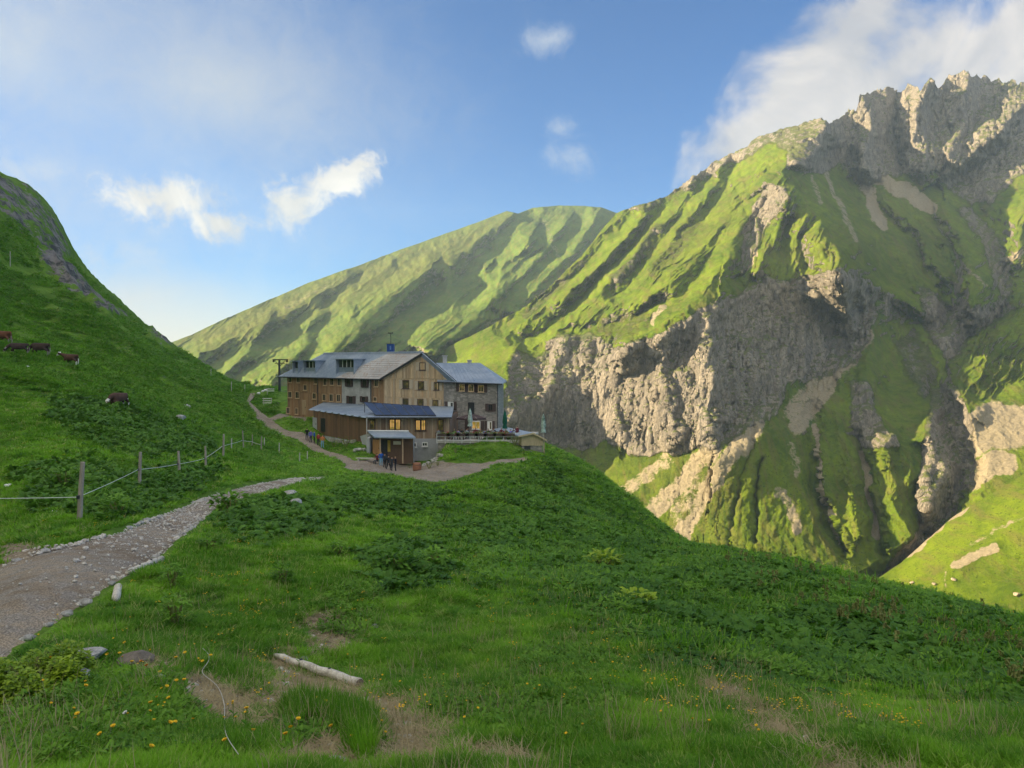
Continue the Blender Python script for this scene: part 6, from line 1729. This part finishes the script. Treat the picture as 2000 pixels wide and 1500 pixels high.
# second fence by the hut path: thin stakes
st = [(612, 700), ]
stakes = [(452, 880, 22), (516, 874, 18), (545, 888, 22), (600, 900, 18), (585, 905, 20), (452, 768, 22), (478, 764, 12), (412, 735, 14), (383, 702, 12), (20, 520, 24), (316, 664, 10)]
p0 = on_ground(516, 874); sf = empty('stake_fence', p0, 'thin grey stakes of an old fence scattered on the grazing slope', 'fence')
for u_, v_, h_ in stakes:
    p = on_ground(u_, v_); mb = MB(); mb.tube([p - p0 - Vector((0, 0, .2)), p - p0 + Vector((.03, 0, h_ / F * p.length))], .035 + .0002 * p.length, 6); child(sf, mb, 'stake', M_GREYWOOD)

# ------------------------------------------------------------------ cows
def cow_mesh(name, hide, white, graze=True, headturn=0.0):
    J = {'chest': (.62, 0, 1.02, (.30, .36)), 'belly': (.0, 0, 0.98, (.37, .40)), 'rump': (-.62, 0, 1.10, (.30, .32)), 'tailhead': (-.90, 0, 1.22, .11), 'shoulder': (.80, 0, 1.18, (.22, .26))}
    if graze: J.update({'neck': (1.15, headturn * .4, .92, (.14, .19)), 'poll': (1.42, headturn, .60, (.12, .13)), 'face': (1.52, headturn * 1.1, .38, (.10, .11)), 'muzzle': (1.58, headturn * 1.2, .17, (.08, .075))})
    else: J.update({'neck': (1.12, headturn * .4, 1.30, (.14, .19)), 'poll': (1.40, headturn, 1.42, (.12, .13)), 'face': (1.58, headturn * 1.15, 1.30, (.10, .11)), 'muzzle': (1.76, headturn * 1.3, 1.16, (.08, .075))})
    Bn = [('chest', 'belly', 0), ('belly', 'rump', 0), ('rump', 'tailhead', 0), ('chest', 'shoulder', 0), ('shoulder', 'neck', 0), ('neck', 'poll', 0), ('poll', 'face', 1), ('face', 'muzzle', 1)]
    J['tailmid'] = (-1.02, .02, .85, .035); J['tailend'] = (-1.00, .03, .45, .05); Bn += [('tailhead', 'tailmid', 0), ('tailmid', 'tailend', 1)]
    for s, n in ((-1, 'l'), (1, 'r')):
        J['elbow' + n] = (.66, s * .20, .70, (.11, .13)); J['knee' + n] = (.68 + .05 * s, s * .19, .40, .062); J['fet' + n] = (.66 + .08 * s, s * .19, .12, .045); J['hoof' + n] = (.69 + .08 * s, s * .19, .03, .06)
        J['stifle' + n] = (-.55, s * .21, .78, (.14, .19)); J['hock' + n] = (-.84 - .06 * s, s * .20, .50, .07); J['hfet' + n] = (-.78 - .06 * s, s * .20, .13, .046); J['hhoof' + n] = (-.74 - .06 * s, s * .20, .03, .06)
        pk = J['poll']; J['ear' + n] = (pk[0] - .04, pk[1] + s * .24, pk[2] + .05, (.05, .03)); J['horn' + n] = (pk[0] - .02, pk[1] + s * .16, pk[2] + .22, .018)
        Bn += [('chest', 'elbow' + n, 0), ('elbow' + n, 'knee' + n, 0), ('knee' + n, 'fet' + n, 1), ('fet' + n, 'hoof' + n, 2), ('rump', 'stifle' + n, 0), ('stifle' + n, 'hock' + n, 0), ('hock' + n, 'hfet' + n, 1), ('hfet' + n, 'hhoof' + n, 2), ('poll', 'ear' + n, 0), ('poll', 'horn' + n, 1)]
    return grow(name, J, Bn, [hide, white, M_DARKM])
H_DARK = simple('dark_brown_hide', (0.055, 0.035, 0.03), 0.85, 0.25, 3); H_BRN = simple('brown_hide', (0.09, 0.048, 0.034), 0.85, 0.25, 3); H_RED = simple('red_brown_hide', (0.15, 0.06, 0.035), 0.85, 0.2, 3)
H_WHITE = simple('white_hide', (0.68, 0.66, 0.62), 0.85, 0.08, 4); H_GREY = simple('grey_leg_hide', (0.28, 0.25, 0.23), 0.85, 0.1, 4)
g_ = 'cows grazing on the left hillside'
def cow(u, v, rz, me, lab, sc=1.0):
    p = on_ground(u, v); return put('cow', me, (p.x, p.y, p.z - .06), rz, lab, 'cow', g_, sc)
cow(38, 692, 3.5, cow_mesh('cow', H_DARK, H_GREY, True, .1), 'dark brown cow grazing, second from the left on the hillside', .86)
cow(80, 695, 3.05, cow_mesh('cow', H_DARK, H_GREY, True, 0), 'dark brown cow seen side on, just right of another dark cow')
cow(10, 672, 2.7, cow_mesh('cow', H_RED, H_GREY, False, 0), 'reddish brown cow partly cut off by the picture edge', 1.05)
cow(139, 714, 2.9, cow_mesh('cow', H_BRN, H_WHITE, False, .15), 'brown cow with white face and white feet, rightmost of the four together', .9)
mt = cow_mesh('cow', H_BRN, H_WHITE, True, 0)
o = cow(233, 797, 4.5, mt, 'brown cow with white muzzle and legs alone lower on the slope', .93)

# ------------------------------------------------------------------ ropeway mast, cable and car
p = P(546, 762, 150); gzp = gz1(p[0], 150); mast = empty('ropeway_mast', (p[0], 150, gzp), 'dark T shaped mast of the goods ropeway behind the hut', 'mast')
H = P(546, 702, 150)[2] - gzp
mb = MB(); mb.tube([(0, 0, -.4), (0, 0, H)], [.26, .20], 8); child(mast, mb, 'pole', M_DARKM)
mb = MB(); mb.box((.2, 0, H - .05), (3.0, .25, .22)); child(mast, mb, 'crossarm', M_DARKM)
mb = MB(); mb.box((.1, 0, H - .75), (1.9, .16, .14)); child(mast, mb, 'crossarm', M_DARKM)
for sx in (-1.1, 1.5):
    mb = MB(); mb.tube([(sx, -.05, H - .35), (sx, .05, H - .35)], .22, 10); child(mast, mb, 'pulley', M_DARKM)
    mb = MB(); mb.tube([(0, 0, H - 1.4), (sx * .8, 0, H - .15)], .05, 5); child(mast, mb, 'strut', M_DARKM)
gp = Vector(tuple(P(763, 651, 175)))
car = empty('ropeway_car', gp, 'blue goods ropeway car hanging above the hut roof', 'cable car')
hz = P(763, 672, 175)[2] - gp.z; bz = P(763, 687, 175)[2] - gp.z
M_BLUE = simple('blue_paint', (0.02, 0.07, 0.28), 0.45, 0.15, 2); M_BLUEL = simple('pale_blue_panel', (0.14, 0.26, 0.55), 0.5, 0.2, 3)
mb = MB(); mb.box((0, 0, (hz + bz) / 2), (1.6, 1.3, hz - bz)); child(car, mb, 'cabin', M_BLUE)
mb = MB(); mb.box((0.03, -.66, (hz + bz) / 2), (.32, .03, (hz - bz) * .5)); child(car, mb, 'pale_panel', M_BLUEL)
mb = MB(); mb.box((0, 0, hz + .04), (1.75, 1.45, .08)); child(car, mb, 'cabin_roof', M_DARKM)
mb = MB(); mb.tube([(0, 0, hz + .05), (.05, 0, hz * .5), (0, 0, 0)], .07, 6); child(car, mb, 'hanger', M_DARKM)
mb = MB(); mb.box((0, 0, .0), (1.1, .2, .16)); mb.box((-.42, 0, .12), (.22, .12, .22)); mb.box((.42, 0, .12), (.22, .12, .22)); child(car, mb, 'carriage', M_DARKM)
ca = Vector((p[0] + 1.5, 150, gzp + H - .13)); cb = Vector(tuple(P(1180, 520, 640)))
cab = empty('ropeway_cable', gp, 'thin steel cable carrying the blue ropeway car', 'cable')
mb = MB(); mb.tube([ca - gp, (ca - gp) * .5 - Vector((0, 0, .3)), (0, 0, .2)], .02, 4); child(cab, mb, 'cable_span', M_DARKM)
mb = MB(); mb.tube([(0, 0, .2), (cb - gp) * .5 - Vector((0, 0, 6)), cb - gp], .02, 4); child(cab, mb, 'cable_span', M_DARKM)

# ------------------------------------------------------------------ trail signs and white gate near the upper path
for i, (u_, v_, h_, lab, arms) in enumerate([(522, 772, 11, 'white trail signpost with two arms at the bend of the upper path', 2), (515, 792, 12, 'white barred hurdle beside the upper path', 3)]):
    q = on_ground(u_, v_); o = empty('trail_sign' if arms == 2 else 'hurdle', q, lab, 'sign' if arms == 2 else 'gate'); H = h_ / F * q.length * 1.2
    mb = MB(); mb.tube([(0, 0, -.2), (0, 0, H)], .05, 6); child(o, mb, 'post', M_GREYWOOD)
    if arms == 3:
        mb = MB(); mb.tube([(1.3, .3, -.2), (1.3, .3, H)], .05, 6); child(o, mb, 'post', M_GREYWOOD)
    for k in range(arms):
        mb = MB(); mb.box((.55, .1, H * (.9 - .28 * k)), (1.5, .05, .14)); child(o, mb, 'arm' if arms == 2 else 'bar', M_WHT)
for i, (u_, v_) in enumerate([(505, 771), (513, 766), (519, 764)]):
    q = on_ground(u_, v_); stone(u_, v_, 8, ('pale stone beside the path bend, %s' % ['nearest to the path', 'middle one', 'farthest one'][i]), i, M_WHT)

# ------------------------------------------------------------------ bushes and single leafy plants
def plant(name, u, v, w, h, mat, label, cat, n=60, group=None, seed=1, p=None):
    p = on_ground(u, v) if p is None else Vector(tuple(p)); k = p.length / F
    o = empty(name, p, label, cat, group); W, H = w * k, h * k
    r = random.Random(seed); mb = MB()
    lobes = [(r.uniform(-.4, .4), r.uniform(-.4, .4), r.uniform(.45, 1.1), r.uniform(.10, .22)) for _ in range(11)]
    L = (0.055 if name == 'shrub' else .22) * max(W, H * .8)
    for i in range(n):
        if n > 300:
            lx, ly, lh, lr_ = lobes[i % len(lobes)]
            a = r.uniform(0, 6.28); q = math.sqrt(r.random()); px_, py_ = lx + lr_ * q * math.cos(a), ly + lr_ * q * math.sin(a); z = H * lh * (1 - .75 * q * q) * r.uniform(.45, 1.05)
        else:
            a = r.uniform(0, 6.28); q = .46 * math.sqrt(r.random()); px_, py_ = q * math.cos(a), q * math.sin(a); z = H * (1 - 1.6 * q * q) * r.uniform(.35, 1)
        leaf(mb, (W * px_, W * py_, z), a + r.uniform(-1, 1), L * r.uniform(.6, 1.1), L * r.uniform(.35, .6), r.uniform(-.1, 1.0), r.uniform(.2, .5), 0, 3)
    child(o, mb, 'leaves', mat)
    mb = MB()
    for i in range(7):
        a = r.uniform(0, 6.28); mb.tube([(0, 0, -.05), (W * .2 * math.cos(a), W * .2 * math.sin(a), H * .6)], .012 + .01 * W, 4)
    child(o, mb, 'stems', M_STALK)
    return o
plant('shrub', 62, 1345, 170, 62, M_BUSH, 'yellow green bilberry bush at the left edge of the mound', 'bush', 2600, None, 3)
plant('shrub', 128, 1325, 70, 46, M_BUSH, 'small yellow green bush right of the big one on the mound', 'bush', 900, None, 31)
lab = [(412, 1078, 44, 34, 'dark leafy clump just right of the gravel path'), (552, 1142, 40, 40, 'upright leafy plant in the open meadow'), (343, 1222, 52, 60, 'tall nettle like plant left of the bare patches'), (337, 1148, 40, 44, 'thin stemmed plant beside the bent log'), (770, 1118, 90, 50, 'broad dark clump of leaves at the end of the bare strip'),
       (450, 1000, 70, 40, 'large leafy clump where the path narrows'), (845, 1112, 60, 40, 'leafy clump right of the broad dark one'), (1180, 1120, 70, 44, 'bright green fern tuft in the dock field'), (1240, 1190, 80, 34, 'pale yellow green fern tuft lower in the dock field'), (125, 955, 60, 44, 'dark leafy clump left of the first fence post'),
       (230, 1010, 60, 40, 'leafy clump between the first two fence posts'), (660, 1085, 40, 26, 'low leafy clump left of the bare strip')]
for i, (u_, v_, w_, h_, l_) in enumerate(lab):
    plant('leafy_plant', u_, v_, w_, h_, M_BUSH if 'fern' in l_ else M_HERB, l_, 'plant', 110, None, 40 + i)
plant('shrub', 1030, 878, 34, 22, M_HERB, 'green bush at the right end of the terrace bank', 'bush', 120, None, 60, p=(P(1005, 868, 91.2)[0], 91.2, gz1(P(1005, 868, 91.2)[0], 91.2)))
for i, (u_, v_, y_, w_, h_, l_) in enumerate([(838, 905, 85.2, 30, 20, 'dark green bush in front of the tub'), (855, 906, 86.0, 22, 16, 'green bush left of the steps'), (890, 904, 88.4, 22, 14, 'low green bush right of the steps'), (822, 893, 88.2, 18, 14, 'dark plant behind the tub'), (676, 872, 95, 40, 22, 'bushy growth on the bank below the low wing'), (652, 868, 98, 30, 18, 'green bush on the bank near the path group'), (800, 899, 88.5, 14, 14, 'dark potted shrub beside the porch')]):
    q = P(u_, v_, y_); plant('shrub', 0, 0, w_, h_, M_HERB, l_, 'bush', 90, None, 70 + i, p=(q[0], y_, gz1(q[0], y_)))
# planters and odd things along the dark side wall
for i, t in enumerate((.42, .55, .68, .82)):
    q = WA.at(WA.len * t, 0, .45); gz_ = max(gz1(q.x, q.y), -10.6)
    o = empty('planter', (q.x, q.y, gz_), 'small planter by the dark side wall, %s from the corner' % ['fourth', 'third', 'second', 'first'][i], 'planter')
    mb = MB(); mb.box((0, 0, .2), (.7, .32, .4), Euler((0, 0, .7)).to_matrix()); child(o, mb, 'box', M_GREYWOOD)
    mb = mk_herb(90 + i, None, 18, .8); child(o, mb, 'plants', M_HERB)
# ------------------------------------------------------------------ wire in the foreground
wp = [on_ground(u_, v_) + Vector((0, 0, .11)) for u_, v_ in [(396, 1286), (408, 1296), (409, 1312), (398, 1328), (388, 1338), (402, 1344), (424, 1362), (434, 1384), (440, 1410), (438, 1440), (440, 1468), (450, 1486), (466, 1510)]]
wp = [Vector(tuple(q)) for q in smooth_line(resample(np.array([tuple(q) for q in wp]), 40), 3)]
mb = MB(); mb.tube(wp, .0028, 6); o = mb.build('wire', M_GREYWOOD, None, True); tag(o, 'thin white fence wire curling over the grassy mound', 'wire')
# ------------------------------------------------------------------ yellow flowers, the larger ones one by one
r = random.Random(12)
def bloom(seed, mats):
    rr2 = random.Random(seed); mb = MB()
    for ring, (n, L, up) in enumerate(((6, .020, .9), (6, .017, 1.25), (5, .012, 1.5))):
        for k in range(n): leaf(mb, (0, 0, 0), 6.28 * k / n + ring * .5, L, L * 1.1, up + rr2.uniform(-.1, .1), .35, 0, 3)
    return mb.mesh('blossom', mats)
FL_MESH = [bloom(1, M_YEL), bloom(2, M_ORA), bloom(3, M_WHT)]
def stem_mesh(h):
    mb = MB(); mb.tube([(0, 0, -.02), (.006, 0, h * .5), (0, 0, h)], .0025, 4)
    leaf(mb, (0, 0, h * .3), .5, .05, .02, .8, .3, 0, 2); leaf(mb, (0, 0, h * .5), 3.2, .04, .016, .8, .3, 0, 2)
    return mb.mesh('stem', M_GRASS)
ST_MESH = [stem_mesh(.12), stem_mesh(.16), stem_mesh(.20)]
fpts = [(276, 1318, 1), (287, 1336, 1), (258, 1338, 0), (111, 1346, 0), (168, 1380, 0), (295, 1428, 0), (342, 1446, 0), (222, 1468, 0), (152, 1456, 0), (196, 1472, 0), (333, 1460, 0), (482, 1440, 0), (495, 1462, 0), (558, 1484, 0), (568, 1483, 0), (296, 1499, 0), (440, 1499, 0), (362, 1316, 0), (396, 1316, 0), (412, 1312, 0), (344, 1328, 0), (313, 1340, 0), (234, 1310, 0), (244, 1296, 0), (345, 1358, 0), (360, 1366, 0), (583, 1463, 0), (647, 1452, 0), (210, 1312, 0), (100, 1330, 0), (326, 1370, 0), (636, 1408, 0), (246, 1452, 2), (330, 1395, 0)]
for _ in range(110): fpts.append((r.uniform(60, 1500), r.uniform(1130, 1480), 0))
for i, (u_, v_, c_) in enumerate(fpts):
    p = on_ground(u_, v_)
    if in_way(np.array([p.x]), np.array([p.y]))[0] > .3: continue
    s = i % 3; big = 0.95 if i < 34 else 0.6
    o = empty('meadow_flower', p, ['yellow globeflower standing in the short meadow grass', 'orange hawkweed flower on the mound by the brownish boulder', 'white clover head at the lower left of the mound'][c_], 'flower', ['yellow globeflowers in the meadow', 'orange flowers on the mound', None][c_])
    b = bpy.data.objects.new('stem', ST_MESH[s]); COL.objects.link(b); b.parent = o
    b = bpy.data.objects.new('blossom', FL_MESH[c_]); COL.objects.link(b); b.parent = o; b.location = (0, 0, (.12, .16, .20)[s]); b.rotation_euler = (r.uniform(-.5, .2), r.uniform(-.4, .4), r.uniform(0, 6)); b.scale = (big,) * 3
# ------------------------------------------------------------------ boulders and shrubs across the stream
def far_point(u, v, name):
    o = bpy.data.objects[name]; d = Vector(tuple(P(u, v, 1.0)))
    ok, loc, nrm, _ = o.ray_cast(Vector((0, 0, 0)), d.normalized())
    return loc if ok else None
bpy.context.view_layer.update()
g_ = 'boulders on the sunny slope across the stream'
for i, (u_, v_, w_) in enumerate([(1756, 1158, 15), (1770, 1150, 11), (1782, 1140, 9), (1818, 1160, 12), (1825, 1143, 9), (1852, 1180, 22), (1846, 1187, 14), (1862, 1134, 10), (1800, 1156, 8), (1985, 1164, 12), (1790, 1148, 7)]):
    q = far_point(u_, v_, 'right_slope')
    if q: stone(u_, v_, w_, ['tan boulder on the sunny slope, nearest to the stream', 'tan boulder just right of the one nearest the stream', 'small boulder uphill of the streamside pair', 'tan boulder in the middle of the slope scatter', 'small boulder above the middle one', 'largest tan boulder low on the sunny slope', 'boulder leaning against the largest one', 'lone boulder below the bare scree patch', 'little boulder left of the middle one', 'boulder at the right edge of the sunny slope', 'smallest boulder in the slope scatter'][i], i, simple('tan_rock', (0.34, 0.27, 0.19), .9, .25, .4), g_, p=q, sink=.2, flat=.9)
for i, (u_, v_, w_, h_) in enumerate([(1655, 1128, 30, 34), (1680, 1132, 18, 28), (1664, 1136, 22, 20)]):
    q = far_point(u_, v_, 'mountain')
    if q: plant('shrub', u_, v_, w_, h_, M_BUSH, ['sunlit shrub at the bottom of the gorge, the widest', 'narrow sunlit shrub at the bottom of the gorge', 'low shrub between the two sunlit ones in the gorge'][i], 'bush', 200, None, 80 + i, p=q)
# ------------------------------------------------------------------ air: haze over the valley
def haze_box():
    x0, x1, y0, y1, z0, z1 = -800, 1460, -400, 2480, -156, 486
    bm = bmesh.new()
    bmesh.ops.create_cube(bm, size=1)
    for v in bm.verts:
        v.co = ((x0 + x1) / 2 + v.co.x * (x1 - x0), (y0 + y1) / 2 + v.co.y * (y1 - y0), (z0 + z1) / 2 + v.co.z * (z1 - z0))
    me = bpy.data.meshes.new('haze'); bm.to_mesh(me); bm.free()
    m, t, out = new_mat('haze_air')
    pv = t.node('ShaderNodeVolumePrincipled', {'Color': (0.60, 0.79, 1.0), 'Density': HAZE, 'Anisotropy': 0.25})
    t.l.new(pv.outputs[0], out.inputs['Volume'])
    me.materials.append(m)
    o = bpy.data.objects.new('haze', me); COL.objects.link(o)
    o['kind'] = 'stuff'
HAZE = 0.00013
haze_box()
